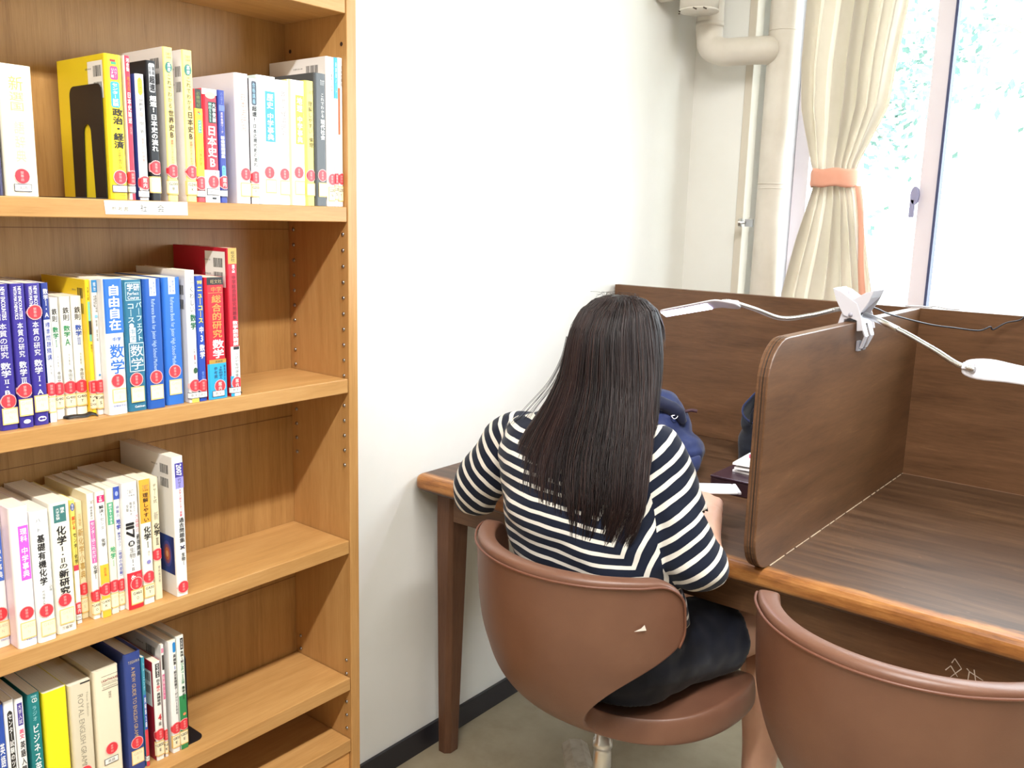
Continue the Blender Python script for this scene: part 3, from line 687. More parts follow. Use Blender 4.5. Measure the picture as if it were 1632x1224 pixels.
def vtext(mb, P, text, uc, wu, v0, v1, m, bold=0):
    """upright characters stacked downwards; P maps (metres across, metres down) to a point"""
    n = len(text); ch_h = (v1-v0)/n
    for i, ch in enumerate(text):
        if ch == ' ': continue
        c = v0+(i+.5)*ch_h
        if ch in 'ⅠⅡⅢ':
            k_ = 'ⅠⅡⅢ'.index(ch)+1; bw = (.07, .10, .14)[bold]; sp = .26; hw_ = (k_-1)*sp/2
            rs = [(-hw_-.17, hw_+.17, .40, .36), (-hw_-.17, hw_+.17, -.36, -.40)]+[(-hw_+sp*q-bw/2, -hw_+sp*q+bw/2, .36, -.36) for q in range(k_)]
            for a, b_, t_, o_ in rs: put(mb, P, [(uc+a*wu, c-o_*ch_h*.97), (uc+b_*wu, c-o_*ch_h*.97), (uc+b_*wu, c-t_*ch_h*.97), (uc+a*wu, c-t_*ch_h*.97)], [(0, 1, 2, 3)], m)
            continue
        ch = VERT.get(ch, ch); vs, fs, adv = glyph(ch, bold)
        if ord(ch) < 0x2000: q = [((x-adv/2)*1.12, (y-.36)*1.12) for x, y in vs]
        else: q = [(x-.5, y-.38) for x, y in vs]
        put(mb, P, [(uc+x*wu, c-y*ch_h*.97) for x, y in q], fs, m, bold, wu, ch_h)
def htext(mb, P, text, u0, u1, v0, v1, m, bold=0):
    xs = 0; items = []
    for ch in text:
        if ch == ' ': xs += .3; continue
        vs, fs, adv = glyph(ch, bold); a = adv+.09 if ord(ch) < 0x2000 else 1.0; items.append((xs, vs, fs)); xs += a
    sx = (u1-u0)/xs; sy = v1-v0; asc = any(ord(c) >= 0x2000 for c in text)
    for x0, vs, fs in items: put(mb, P, [(u0+(x0+x)*sx, v1-((y+.1)/.98 if asc else y/.74)*sy) for x, y in vs], fs, m, bold, sx, sy)
def rtext(mb, P, text, u0, u1, v0, v1, m, bold=0):
    htext(mb, lambda a, b, d=0: P(u1-(b-u0), a, d), text, v0, v1, u0, u1, m, bold)
INK = {'k': '#1e1c1f', 'w': '#fbfaf8', 'r': '#d22a35', 'b': '#2a4fa3', 'g': '#1f6b4a', 'o': '#d8792a', 'f': '#c9b18f', 'p': '#e0457f', 'y': '#f4e23a', 'd': '#b99a4e', 'n': '#232a5a', 'l': '#b9b4c4', 'e': '#6e6a64', 'v': '#4a4a9a', 's': '#f2a7a2', 'c': '#39a4d8', 't': '#3fa07c', 'm': '#c58f4a'}
RED, REDL = M('#e23a45', .4), M('#f6b9b4', .4)
LBL, FRM, WHT = M('#f6e9c4', .5), M('#eec778', .5), M('#f7f5ef', .5)
def slab(mb, P, W, rc, u0, u1, top, bot, m, n=1):
    us = sorted(set([u0, u1]+[u0+(u1-u0)*i/n for i in range(1, n)]+[k for k in (0, rc*.35, rc*.7, W-rc*.7, W-rc*.35) if u0 < k < u1]))
    for a, b_ in zip(us, us[1:]): mb.add([P(a, bot(a)), P(b_, bot(b_)), P(b_, top(b_)), P(a, top(a))], [(0, 1, 2, 3)], m)
def disc(mb, P, W, rc, uc, vc, r_, m, n=16, sc_=0):
    def h(u):
        q = max(0, 1-((u-uc)/r_)**2)**.5; return r_*q*(1+sc_*sin(math.atan2(q, (u-uc)/r_)*24))
    slab(mb, P, W, rc, max(uc-r_, -.0035), min(uc+r_, W), lambda u: vc-h(u), lambda u: vc+h(u), m, n)
def rrect(u0, u1, v0, v1, r):
    r = min(r, abs(u1-u0)/2.01, abs(v1-v0)/2.01); out = []
    for cx, cy, a0 in ((u1-r, v1-r, 0), (u0+r, v1-r, 90), (u0+r, v0+r, 180), (u1-r, v0+r, 270)):
        for k in range(4): a = R(a0+30*k); out.append((cx+r*cos(a), cy+r*sin(a)))
    return out
books = []
def book(x, y0, y1, H, z, D, cover, label, items=(), spine=None, st=None, call=None, key=None, bar=(), hard=False, art=None, page='#e9dfc8', cat='book', pic=None):
    D = min(D, x-.0450); W = y1-y0; t_ = .0026 if hard else .0006; rc = min(.0042 if W > .018 else .0022, W*.3)
    cm = M(cover, .38, spec=.45); sm = M(spine or cover, .38, spec=.45); mb = MB()
    def path(o):
        r = max(rc-o, .0004); p = [(-D, o)]
        p += [(-o-r+r*sin(a), o+r-r*cos(a)) for a in [pi/2*i/4 for i in range(5)]]
        p += [(-o-r+r*cos(a), W-o-r+r*sin(a)) for a in [pi/2*i/4 for i in range(5)]]
        return p+[(-D, W-o)]
    A, B = path(0), path(t_); n = len(A)
    vs = [(a[0], a[1], 0) for a in A]+[(a[0], a[1], H) for a in A]+[(a[0], a[1], 0) for a in B]+[(a[0], a[1], H) for a in B]
    def strip(i): 
        k = []; k.append((i, i+1, n+i+1, n+i)); k.append((2*n+i+1, 2*n+i, 3*n+i, 3*n+i+1)); k.append((n+i, n+i+1, 3*n+i+1, 3*n+i)); k.append((i+1, i, 2*n+i, 2*n+i+1)); return k
    lo = []; sp = []
    for i in range(n-1): (sp if 1 <= i <= n-3 else lo).extend(strip(i))
    lo += [(0, n, 3*n, 2*n), (n-1, 3*n-1, 4*n-1, 2*n-1)]
    k0 = len(mb.v); mb.add(vs, lo, cm); mb.f += [tuple(i+k0 for i in f) for f in sp]; mb.mi += [mb.mid(sm)]*len(sp)
    lift = [.00012]
    def P(u, v, d=0):
        # follow the rounded corners of the spine
        e = lift[0]+d
        if u < rc*.7: 
            if u < 0: return (-rc*.5+u-.0008, -e, H-v)
            return (-rc*(1-u/(rc*.7))*.30+e, u+0*e, H-v)
        if u > W-rc*.7:
            return (-rc*(1-(W-u)/(rc*.7))*.30+e, min(u, W), H-v)
        return (e, u, H-v)
    for it in items:
        c = it[0]; lift[0] += .00012 if c != 'B' else .00003
        if c == 'B': _, v0, v1, u0, u1, col = it[:6]; rr = it[6] if len(it) > 6 else 0
        if c == 'B':
            m = M(INK.get(col, col), .4)
            slab(mb, P, W, rc, u0*W, u1*W, lambda u: v0*H+(max(0, rr-min(u-u0*W, u1*W-u))**2/max(rr, 1e-6) if rr else 0), lambda u: v1*H-(max(0, rr-min(u-u0*W, u1*W-u))**2/max(rr, 1e-6) if rr else 0), m, 8 if rr else 1)
        elif c == 'T':
            _, s_, uc, wu, v0, v1, col = it[:7]; vtext(mb, P, s_, uc*W, wu*W, v0*H, v1*H, M(INK.get(col, col), .5), it[7] if len(it) > 7 else 0)
        elif c == 'R':
            _, s_, u0, u1, v0, v1, col = it[:7]; rtext(mb, P, s_, u0*W, u1*W, v0*H, v1*H, M(INK.get(col, col), .5), it[7] if len(it) > 7 else 0)
        elif c == 'H':
            _, s_, u0, u1, v0, v1, col = it[:7]; htext(mb, P, s_, u0*W, u1*W, v0*H, v1*H, M(INK.get(col, col), .5), it[7] if len(it) > 7 else 0)
        elif c == 'E':
            _, uc, v, a, b_, col = it; m = M(INK.get(col, col), .45); mb.add([P(uc*W+a*W*cos(q), v*H+b_*W*sin(q)) for q in [-2*pi*i/20 for i in range(20)]], [tuple(range(20))], m)
    # what the left-hand cover shows above its neighbours
    e = .00015
    def C(d, h): return (-d, -e, H-h)
    for q in bar:
        d0, h0 = q[0], q[1]; wd = q[2] if len(q) > 2 else .030; bg_ = q[3] if len(q) > 3 else None
        if bg_:
            a, b_, c_, d_ = bg_; mb.add([C(b_, d_), C(a, d_), C(a, c_), C(b_, c_)], [(0, 1, 2, 3)], WHT); e = .0003
        rnd = random.Random(int(d0*1e5+H*1e4)); k = M(INK['k'], .6)
        for hh in (h0, h0+.021):
            xx = d0
            while xx < d0+wd:
                bw = rnd.choice([.0006, .0009, .0015]); mb.add([C(xx+bw, hh+.014), C(xx, hh+.014), C(xx, hh), C(xx+bw, hh)], [(0, 1, 2, 3)], k); xx += bw+rnd.choice([.0006, .0009, .0012])
            htext(mb, lambda a, b_, d=0: C(d0+wd*2.1-a, b_), 'ISBN4-01', 0, wd*.8, hh+.002, hh+.0045, M(INK['e'], .6))
        e = .00015
    if pic:
        d0, d1, h0, h1 = pic; 
        for i in range(8):
            f = i/8; a = d0+(d1-d0)*f; mb.add([C(a+(d1-d0)/8, h1), C(a, h1), C(a, h0), C(a+(d1-d0)/8, h0)], [(0, 1, 2, 3)], M(('#232f6c', '#27397f', '#2c4690', '#2f4d98', '#2c4690', '#27397f', '#232f6c', '#1d275c')[i], .4))
        for k, (rr_, cc) in enumerate(((.016, '#54549e'), (.012, '#9a5a72'), (.008, '#d8764a'), (.004, '#f1b080'))):
            e = .0002+.00005*k; mb.add([C(d0+.020+rr_*.8*cos(q), h0+.030+rr_*1.3*sin(q)) for q in [2*pi*i/20 for i in range(20)]], [tuple(range(20))], M(cc, .4))
        e = .00015
    root = mb.build('book', fix=False); root.location = (x, y0, z+.0004)
    tag(root, label, cat, 'books on the bookcase shelves')
    b = MB(); g = .0006; pt = .0035 if hard else .0004
    b.box((-D+(.002 if hard else .0003), t_+.00005, pt if hard else .0002), (-t_-rc*.35, W-t_-.00005, H-pt), page_m(page)); b.build('page_block', root)
    lift[0] += .0001
    if st:
        v, kind = st[:2]; uc = st[2] if len(st) > 2 else .55; rad = .0098; b = MB(); pts = []
        lift[0] += .0001; disc(b, P, W, rc, uc*W, v*H, rad, REDL, 24, .05); lift[0] += .00008; disc(b, P, W, rc, uc*W, v*H, rad*.9, RED, 20); lift[0] += .00008
        if kind == 0: vtext(b, P, '禁帯出', min(uc*W, W*.62), min(.0042, W*.6), v*H-.0062, v*H+.0062, REDL)
        else: vtext(b, P, '館内', min(uc*W, W*.62), min(.0062, W*.7), v*H-.0070, v*H+.0070, M('#f8dcd8', .4), 1)
        b.build('sticker', root, fix=False)
    if call:
        v0, v1, txt = call[:3]; hw = .0098; uc = call[3] if len(call) > 3 else .58; u0, u1 = max(uc*W-hw, -.002 if W < .02 else 0), min(uc*W+hw, W); b = MB(); lift[0] += .0001
        slab(b, P, W, rc, u0, u1, lambda u: v0*H, lambda u: v1*H, FRM); lift[0] += .00006
        slab(b, P, W, rc, u0+.0012, u1-.0010, lambda u: v0*H+.0016, lambda u: v1*H-.0016, LBL); lift[0] += .00006
        faint = txt.islower(); tt = txt.upper().split('|'); m = M('#cfc2a0' if faint else '#27252a', .6)
        dh = (v1-v0)*H/(len(tt)+1.0)
        for i, s_ in enumerate(tt):
            ww = min((u1-u0)*.8, .0034*len(s_)); cu = (u0+u1)/2+.0006; htext(b, P, s_, cu-ww/2, cu+ww/2, v0*H+dh*(i+.45), v0*H+dh*(i+.45)+min(dh*.62, .0058), m, 0 if faint else 1)
        b.build('call_number_label', root, fix=False)
    if key:
        v, txt = key; hw = .0105; u0, u1 = max(.5*W-hw, -.002), min(.5*W+hw, W); b = MB(); lift[0] += .0001; h2 = .0048
        slab(b, P, W, rc, u0, u1, lambda u: v*H-h2, lambda u: v*H+h2, M('#45434c', .5)); lift[0] += .00006
        slab(b, P, W, rc, u0+.0009, u1-.0007, lambda u: v*H-h2+.0009, lambda u: v*H+h2-.0009, WHT); lift[0] += .00006
        ww = min((u1-u0)*.62, .011); htext(b, P, txt, (u0+u1)/2-ww/2, (u0+u1)/2+ww/2, v*H-.0026, v*H+.0026, M('#33313a', .5))
        b.build('subject_label', root, fix=False)
    books.append(root); return root
_pg = {}
def page_m(c):
    if c not in _pg:
        t = NT('paper_edges'); o = t.obj(); f = t.noise(t.mapping(o, (1, 900, 1)), 1.3, 3, .6); 
        base = lin(c); dark = tuple(q*.86 for q in base); t.set('Base Color', t.ramp(f, [(.3, dark), (.65, base)])); t.set('Roughness', .8); _pg[c] = t.m
    return _pg[c]

# --- top visible shelf: social studies
z = ZB
book(.194, -.86, -.799, .1585, z, .11, '#2b2450', 'dark indigo book left of the cream book, mostly cut off by the picture edge')
book(.194, -.7967, -.7572, .1565, z, .115, '#f3ead2', 'cream book with faint yellow lettering standing alone, left of the top shelf bookend', [('T', '新', .50, .46, .08, .20, '#d6bf66'), ('T', '選国', .50, .46, .20, .35, '#dcc980'), ('T', '語辞典', .52, .34, .42, .74, '#e4d6a0')], st=(.845, 0, .5), key=(.935, '国語'))
book(.194, -.6636, -.640, .187, z, .132, '#f0d52a', 'yellow paperback with bold black politics and economics title, touching the black bookend', [('B', .035, .050, .30, .62, 'r'), ('B', .050, .068, .36, .66, 't'), ('B', .08, .172, .28, .74, 'p', .002), ('T', 'パワー', .60, .16, .092, .160, 'w'), ('T', 'UP版', .42, .18, .092, .160, 'w'), ('B', .185, .36, .27, .77, 'c', .002), ('T', 'センター試験', .52, .36, .192, .353, 'w', 1), ('T', '政治・経済', .60, .62, .365, .645, 'k', 2), ('T', 'の点数が面白いほど', .60, .20, .65, .80, 'k'), ('H', '中経出版', .45, .85, .963, .975, 'k')], st=(.845, 0, .55), key=(.925, '社会'), bar=[(.010, .014, .02, (.006, .046, .008, .056))])
book(.194, -.637, -.629, .1881, z, .130, '#f5eef0', 'thin crimson paperback with a white edge, right beside the yellow politics book', [('B', 0, .80, .12, 1, '#c03048'), ('T', '河合塾', .60, .50, .016, .107, 'w', 1), ('T', '考える', .60, .55, .14, .24, 'o', 1), ('T', '日本史論述', .60, .66, .247, .465, 'w', 1), ('T', '(改訂版)', .66, .40, .475, .55, 's'), ('B', .955, 1, .35, .9, '#c03048')], st=(.845, 0, .55), key=(.925, '社会'))
book(.194, -.622, -.6097, .167, z, .125, '#3a4690', 'small white paperback with navy cover and yellow bubble at the top of its spine', [('B', .025, .168, .22, .78, 'y', .004), ('T', 'よくでる', .5, .44, .035, .16, 'k'), ('T', '世界史', .5, .56, .19, .29, 'k'), ('E', .5, .315, .26, .26, 's'), ('T', '一問一答', .52, .54, .34, .465, 'k'), ('T', '【重要語句問題集】', .55, .42, .47, .72, 's', 1)], spine='#fbf9f6', st=(.86, 1, .55), key=(.95, '社会'))
book(.194, -.6056, -.5915, .1866, z, .130, '#19181c', 'black paperback with white bold title and grey panel on its spine, top shelf', [('B', .017, .222, .22, .86, '#b9b9bd', .002), ('T', '合格', .36, .26, .04, .10, 'k'), ('T', '講義', .70, .26, .04, .10, 'k'), ('T', '超速', .54, .56, .105, .215, 'k', 2), ('T', '超速!', .55, .72, .245, .365, 'w', 2), ('T', '日本史の流れ', .55, .68, .375, .645, 'w', 2)], st=(.76, 0, .55), call=(.825, .945, 'g210|t'))
kd = lambda t2: [('H', 'Σ BEST', .28, .82, .035, .052, 'r'), ('H', '文英堂', .30, .82, .058, .072, 'r'), ('E', .5, .128, .36, .50, '#2f7d72'), ('T', '高校', .54, .34, .098, .158, 'w', 1), ('T', 'これでわかる', .52, .46, .17, .392, 'k'), ('T', t2, .56, .60, .397, .585, '#3b1f1c', 1), ('T', '基礎からよくわかる', .56, .28, .592, .755, '#e2735c', 1)]
book(.194, -.5798, -.5654, .2082, z, .146, '#f3ece6', 'tall pale yellow paperback whose title ends in three large world history characters', kd('世界史B'), spine='#f6e28a', st=(.80, 0), call=(.86, .955, 'G200|B'), bar=[(.012, .014, .022)])
book(.194, -.5509, -.5355, .2087, z, .146, '#f3ece6', 'tall pale yellow paperback with Japanese history title, second of the matching pair', kd('日本史B'), spine='#f6e28a', st=(.80, 0), call=(.86, .955, 'G210|K'), bar=[(.006, .022, .012)])
book(.194, -.5347, -.522, .1581, z, .110, '#d8434c', 'small yellow book with black top band and red foot, between pale yellow and red books', [('B', 0, .17, .12, .88, '#2b2a24'), ('T', '必勝暗記', .5, .5, .02, .16, '#7d8a4a'), ('B', .17, .77, 0, 1, '#f6ec30'), ('B', .195, .208, .36, .62, 'r'), ('B', .208, .222, .46, .74, 't'), ('B', .27, .385, .36, .82, '#58b48a', .001), ('T', 'イメトレ', .59, .38, .28, .378, 'w', 1), ('T', 'トレーニング', .6, .14, .40, .50, 'm'), ('T', '日本史B', .60, .48, .52, .675, '#d9682c')], st=(.83, 0), key=(.925, '社会'))
book(.194, -.5215, -.4972, .1605, z, .110, '#d92c3e', 'red book with huge white Japanese history characters and white foot, top shelf', [('B', 0, .05, 0, 1, 'w'), ('E', .52, .055, .34, .20, '#f3b3a2'), ('B', .11, .295, .36, .88, '#1f3a36'), ('T', '頻出5555', .48, .22, .118, .288, '#a8d8c8', 1), ('T', '大学受験', .74, .24, .118, .288, 'w', 1), ('T', '日本史B', .54, .62, .315, .69, 'w', 2), ('B', .712, 1, 0, 1, 'w'), ('T', '東進', .70, .12, .72, .775, 'k'), ('T', '必修', .50, .12, .72, .775, 'k'), ('B', .953, .972, .42, .72, 'k', .001)], st=(.815, 0), key=(.905, '社会'))
book(.194, -.4964, -.4847, .161, z, .110, '#33429a', 'narrow royal blue book with white ethics workbook title beside the red history book', [('T', 'トレーニングノート', .55, .36, .02, .12, '#a9b4e8'), ('B', .13, .182, .12, .95, '#6478c8'), ('T', '高校倫理ワーク', .5, .32, .19, .38, '#f0d9cf'), ('T', '新倫理問題集', .52, .56, .40, .60, 'w', 2), ('B', .665, .785, .3, .8, '#6fc3e6', .002), ('T', '解答別冊', .55, .3, .68, .775, 'b')], st=(.815, 1, .6), key=(.915, '社会'))
book(.194, -.4668, -.4426, .1894, z, .143, '#efe6e8', 'thick pinkish-white book with faint brown Japanese history research title', [('T', '日本史研究', .56, .42, .15, .44, '#a98572'), ('H', '新選', .40, .72, .09, .125, '#cdb0a2'), ('T', '改訂版', .56, .18, .47, .57, '#cbb8ac')], st=(.77, 0, .62), call=(.835, .945, 'g210|n', .62))
book(.194, -.441, -.4282, .1847, z, .130, '#222126', 'white paperback with dark edge and stacked black modern history title', [('B', .02, .21, .22, .9, '#3d4556', .002), ('T', '合格講義', .55, .4, .03, .2, '#93c3d8'), ('T', '超速!', .56, .66, .215, .345, 'k', 2), ('T', '日本近現代史の流れ', .56, .52, .355, .70, 'k', 1)], spine='#f4f3f1', st=(.785, 0), call=(.84, .945, 'G200|T'))
cj = lambda t1, c, g: [('B', 0, 1, 0, .14, g), ('B', .115, .505, .40, .92, c), ('T', t1, .66, .36, .13, .25, 'w', 1), ('T', '中学事典', .66, .36, .28, .495, 'w', 1), ('H', '受験研究社', .4, .9, .925, .94, '#a9c4e0')]
book(.194, -.4278, -.3932, .1914, z, .145, '#dff0f2', 'thick white encyclopedia with sky blue title panel, top shelf', cj('歴史', '#2f9ad6', '#bfe2ea'), spine='#fbfaf8', st=(.747, 0, .55), call=(.80, .91, 'g200|n', .62))
book(.194, -.3928, -.3697, .1888, z, .143, '#f4f0ee', 'white book with faint grey politics research title between two panelled encyclopedias', [('T', '政治・経済研究', .54, .44, .08, .45, '#84776f'), ('H', '新選', .40, .7, .045, .07, '#b0a49c')], st=(.75, 0), call=(.80, .92, 'g300|s'))
book(.194, -.3694, -.3386, .1924, z, .145, '#f9e9a8', 'thick white encyclopedia with golden yellow title panel, top shelf', cj('地理', '#efc22e', '#f6e7a2'), spine='#fbfaf8', st=(.733, 0, .55), call=(.80, .915, 'g290|n', .6))
book(.194, -.3382, -.3201, .1947, z, .143, '#f4df6e', 'yellow paperback with thin black ethics title left of the charcoal book', [('H', 'Σ BEST', .4, .85, .075, .1, 'e'), ('T', '理解しやすい', .56, .44, .16, .42, 'k'), ('T', '倫理', .62, .46, .445, .53, 'k')], st=(.755, 0), call=(.815, .92, 'g150|r'))
book(.194, -.319, -.2952, .2092, z, .146, '#515457', 'charcoal paperback with bold white contemporary society title, top shelf', [('H', 'Σ BEST', .5, .85, .05, .075, 'w'), ('T', 'これでわかる', .66, .28, .145, .33, 'w'), ('T', '現代社会', .66, .36, .34, .495, 'w', 2), ('B', .06, .09, .45, .8, '#77797b')], st=(.765, 0, .60), call=(.82, .93, 'g300|k', .66), bar=[(.006, .028, .020)])
book(.194, -.2950, -.2786, .2375, z, .148, '#eeebea', 'tall white book with plain black history test title, right part of top shelf', [('T', '日本史', .70, .30, .085, .16, 'k'), ('T', '総合テスト', .72, .32, .185, .295, 'k'), ('T', '流れを整理', .66, .14, .37, .5, 'e')], st=(.815, 0, .7), call=(.865, .965, 'G210|N', .75), bar=[(.020, .012, .030)])
book(.194, -.2783, -.2706, .238, z, .148, '#e8e2ee', 'thin tall book with sky blue upper spine and lilac lower spine, top shelf', [('B', 0, .27, 0, 1, '#3aa6da'), ('T', '新課程ノート', .55, .34, .03, .24, 'w'), ('B', .27, .51, 0, 1, 'w'), ('T', '総合日本史ノート', .5, .36, .29, .46, 'k'), ('B', .51, .82, 0, 1, '#d5cbdc')], st=(.81, 0), call=(.855, .955, 'G210|S'))
book(.194, -.2702, -.2604, .2389, z, .148, '#f6f3f0', 'last tall white book of the top shelf, with orange strip, touching the side panel', [('B', .20, .51, .05, .42, '#e2602c'), ('T', '日本史資料', .75, .3, .05, .19, 'e')], st=(.81, 0, .7), call=(.86, .965, 'G210|Y', .8))

# --- second shelf: mathematics
z = ZC
hs = lambda t2, vv, v1, cov='': [('R', 'NEW ENCOUNTERS', .52, .76, .02, .245, 'w', 1), ('R', 'WITH MATHEMATICS', .20, .44, .02, .245, 'w', 1), ('T', '本質の研究', .50, .44, .262, .505, 'w'), ('T', '数学', .50, .56, .53, .635, 'w', 1), ('T', t2, .50, .50, vv, v1, 'w', 1)]
book(.1889, -.8225, -.8003, .1859, z, .13, '#3a2f8c', 'first purple mathematics book with English lettering, red sticker at the picture edge', hs('Ⅱ・B', .645, .755), st=(.80, 0, .5), call=(.845, .96, 'g410|n', .55))
book(.191, -.7999, -.7829, .186, z, .13, '#3a2f8c', 'second purple mathematics book from the left, its title ending in numeral three', hs('Ⅲ', .64, .69)+[('E', .5, .955, .26, .16, 'w')], st=(.735, 0, .5), call=(.795, .915, 'g410|n'))
book(.1878, -.7806, -.7615, .1854, z, .13, '#3a2f8c', 'third purple mathematics book with its red sticker placed near the top', hs('Ⅰ・A', .645, .785)+[('E', .5, .955, .28, .18, 'w'), ('E', .42, .955, .12, .09, '#3a2f8c'), ('E', .62, .955, .10, .07, '#3a2f8c')], st=(.20, 0, .5), call=(.785, .905, 'g410|n'))
book(.1836, -.7595, -.7501, .1849, z, .127, '#2c3a86', 'thin book, blue above and white below, next to the purple mathematics books', [('T', '数学Ⅰ・A', .55, .66, .04, .245, 'w', 1), ('B', .26, 1, .1, 1, 'w'), ('T', '標準問題精講', .56, .66, .275, .55, '#35459a', 1), ('T', '麻生雅久', .6, .28, .58, .68, 'e')], st=(.757, 0, .5), call=(.81, .93, 'g410|h'))
tz_ = lambda t2, c, bold=1: [('T', '鉄則', .52, .64, .085, .20, 'k', 1), ('T', '数学', .52, .66, .235, .335, c, 2), ('T', t2, .52, .62, .335, .41, c, 1), ('T', '早大教授', .58, .16, .47, .57, 'e'), ('T', '寺田文', .58, .42, .60, .70, 'k')]
book(.173, -.7456, -.7343, .1642, z, .115, '#f4f0e6', 'small white paperback with green numeral one, left of three matching spines', tz_('Ⅰ', '#2f8a58'), st=(.745, 0, .5), call=(.80, .91, 'G410|T'))
book(.165, -.7284, -.7145, .164, z, .115, '#f4f0e6', 'small white paperback with green letter A, middle of three matching spines', tz_('A', '#2f8a58'), st=(.755, 0, .5), call=(.81, .92, 'G410|T'))
book(.1662, -.7133, -.6997, .1641, z, .115, '#f4f0e6', 'small white paperback with blue title and numeral two, right of three matching spines', tz_('Ⅱ', '#2f56b0'), st=(.755, 0, .5), call=(.81, .92, 'G410|T'))
book(.1781, -.6993, -.6928, .1865, z, .128, '#f3cf2a', 'thin yellow paperback between the small white mathematics books and a white spine', [('B', .16, .30, .3, .8, '#7fc6b0'), ('T', '大学入試', .5, .4, .05, .15, 'k'), ('B', .30, .40, .3, .85, '#3b3a30'), ('B', .40, .45, .3, .8, '#6fb4a0'), ('T', '数学Ⅱ', .6, .42, .47, .53, 'k')], st=(.79, 0), call=(.84, .955, 'G41|F|200'), bar=[(.008, .012, .014)])
book(.182, -.6924, -.6849, .186, z, .128, '#f5f2ec', 'thin white paperback with small blue block at the top of the spine', [('B', .0, .09, 0, 1, '#3a8ac4'), ('T', '駿台', .5, .5, .015, .08, 'w'), ('T', '受験数学の理論', .62, .34, .11, .235, 'k'), ('T', '大学受験', .30, .3, .11, .2, 'k'), ('E', .5, .265, .3, .3, '#8cc6e4'), ('T', '問題', .5, .36, .29, .34, 'e'), ('T', '関数編', .5, .34, .36, .45, 'e'), ('E', .5, .70, .2, .2, '#3a8ac4')], st=(.785, 0), call=(.84, .955, 'G410|S'))
book(.197, -.6845, -.6578, .1877, z, .13, '#f6f3ef', 'white book with blue upper block holding four huge white characters, middle of second shelf', [('B', 0, .395, .03, 1, '#2b6bc4'), ('T', '自由自在', .54, .66, .04, .375, 'w', 2), ('H', '中学', .34, .82, .422, .456, '#2b6bc4', 1), ('T', '数学', .55, .80, .47, .70, '#2b6bc4', 1), ('H', '受験研究社', .2, .9, .925, .945, 'b')], st=(.747, 0, .5), call=(.805, .91, 'g410|j', .55))
book(.1941, -.6552, -.6272, .1855, z, .13, '#2a6d8c', 'teal book with white-outlined title boxes on its spine, second shelf', [('B', .02, .155, .12, .92, '#bfe0e6'), ('B', .024, .151, .14, .90, '#2a6d8c'), ('H', '学研', .20, .86, .028, .085, 'w', 1), ('H', 'Perfect', .22, .82, .09, .115, 'w'), ('H', 'Course', .22, .82, .12, .146, 'w'), ('T', 'パーフェクト', .76, .34, .165, .465, '#cfeaf0', 1), ('T', 'コース', .34, .40, .17, .325, '#cfeaf0', 1), ('E', .34, .345, .12, .12, 'w'), ('B', .36, .47, .22, .54, '#e8f2f2'), ('T', '中学', .38, .30, .365, .465, '#2a6d8c'), ('B', .475, .695, .14, .93, '#d8ecef'), ('B', .481, .689, .17, .90, '#2a6d8c'), ('T', '数学', .54, .72, .485, .685, 'w'), ('H', 'Gakken', .3, .85, .955, .972, 'w', 1)], st=(.755, 0, .45), call=(.81, .93, 'g410|g', .48))
bb_ = [('B', 0, .13, .34, .70, '#eef3f8'), ('T', '最高水準', .60, .14, .02, .12, 'b'), ('T', '数学', .44, .14, .06, .12, 'b'), ('R', 'Reference Book for Junior High School Mathematics', .40, .62, .155, .76, '#b9d2ee')]
book(.1963, -.6268, -.5999, .1859, z, .13, '#2458ae', 'deep blue book with white tab and vertical English line, beside the teal book', bb_, st=(.755, 0, .5), call=(.815, .93, 'g410|n', .5))
book(.1907, -.5953, -.5662, .1865, z, .13, '#2d6dc6', 'brighter blue book with white tab and English line, left of a white paperback', bb_, st=(.735, 0, .5), call=(.80, .92, 'g410|n', .5))
book(.197, -.5617, -.5469, .196, z, .136, '#f2eee8', 'white paperback with thin black and bold green mathematics title, second shelf', [('H', 'Σ BEST', .3, .9, .05, .075, 'e'), ('H', '文英堂', .3, .9, .085, .1, 'k'), ('T', 'くわしい', .62, .56, .115, .315, 'k'), ('T', '数学', .66, .64, .325, .445, 'g', 2), ('T', '中学', .66, .26, .585, .625, 'k'), ('T', '1', .68, .7, .628, .68, 'r', 2), ('T', '年', .68, .26, .685, .71, 'k'), ('E', .70, .755, .22, .30, '#2f5a3a'), ('B', .955, 1, .2, 1, '#f3dc5a')], st=(.87, 0, .6), key=(.945, '数学'), bar=[(.006, .022, .012)])
book(.197, -.546, -.5332, .1873, z, .13, '#2347a8', 'narrow blue book with bold yellow title and white grade number, second shelf', [('H', '学研', .2, .85, .035, .065, 'y', 1), ('T', 'ニューコース', .52, .66, .075, .375, 'y', 2), ('T', '中', .55, .6, .395, .455, 'w', 2), ('T', '3', .55, .7, .46, .525, 'w', 2), ('T', '数学', .56, .66, .54, .655, 'w', 2), ('R', 'NEW COURSE', .4, .7, .76, .84, '#8fb6ea')], st=(.875, 0), key=(.945, '数学'))
book(.197, -.5304, -.4982, .1846, z, .13, '#cf2233', 'thick red book with gold lettering and sky blue foot, second shelf', [('B', 0, .062, .10, .98, '#1c1a1a'), ('H', '旺文社', .28, .88, .018, .052, '#b8a070'), ('H', '中学', .28, .86, .075, .12, '#caa050'), ('B', .125, .128, .15, .9, '#caa050'), ('T', '総合的研究', .56, .52, .14, .495, '#caa050', 1), ('T', '数学', .58, .62, .505, .665, 'w', 2), ('B', .672, .705, .08, 1, '#b8903c'), ('H', '新装版', .4, .8, .680, .698, 'k'), ('B', .705, 1, 0, 1, '#2ba3dc'), ('T', '参考書', .40, .22, .73, .83, 'k'), ('T', '3年間使える', .66, .22, .73, .86, 'k'), ('T', '教科書対応', .88, .12, .72, .85, 'k')], st=(.895, 1, .6), key=(.955, '数学'))
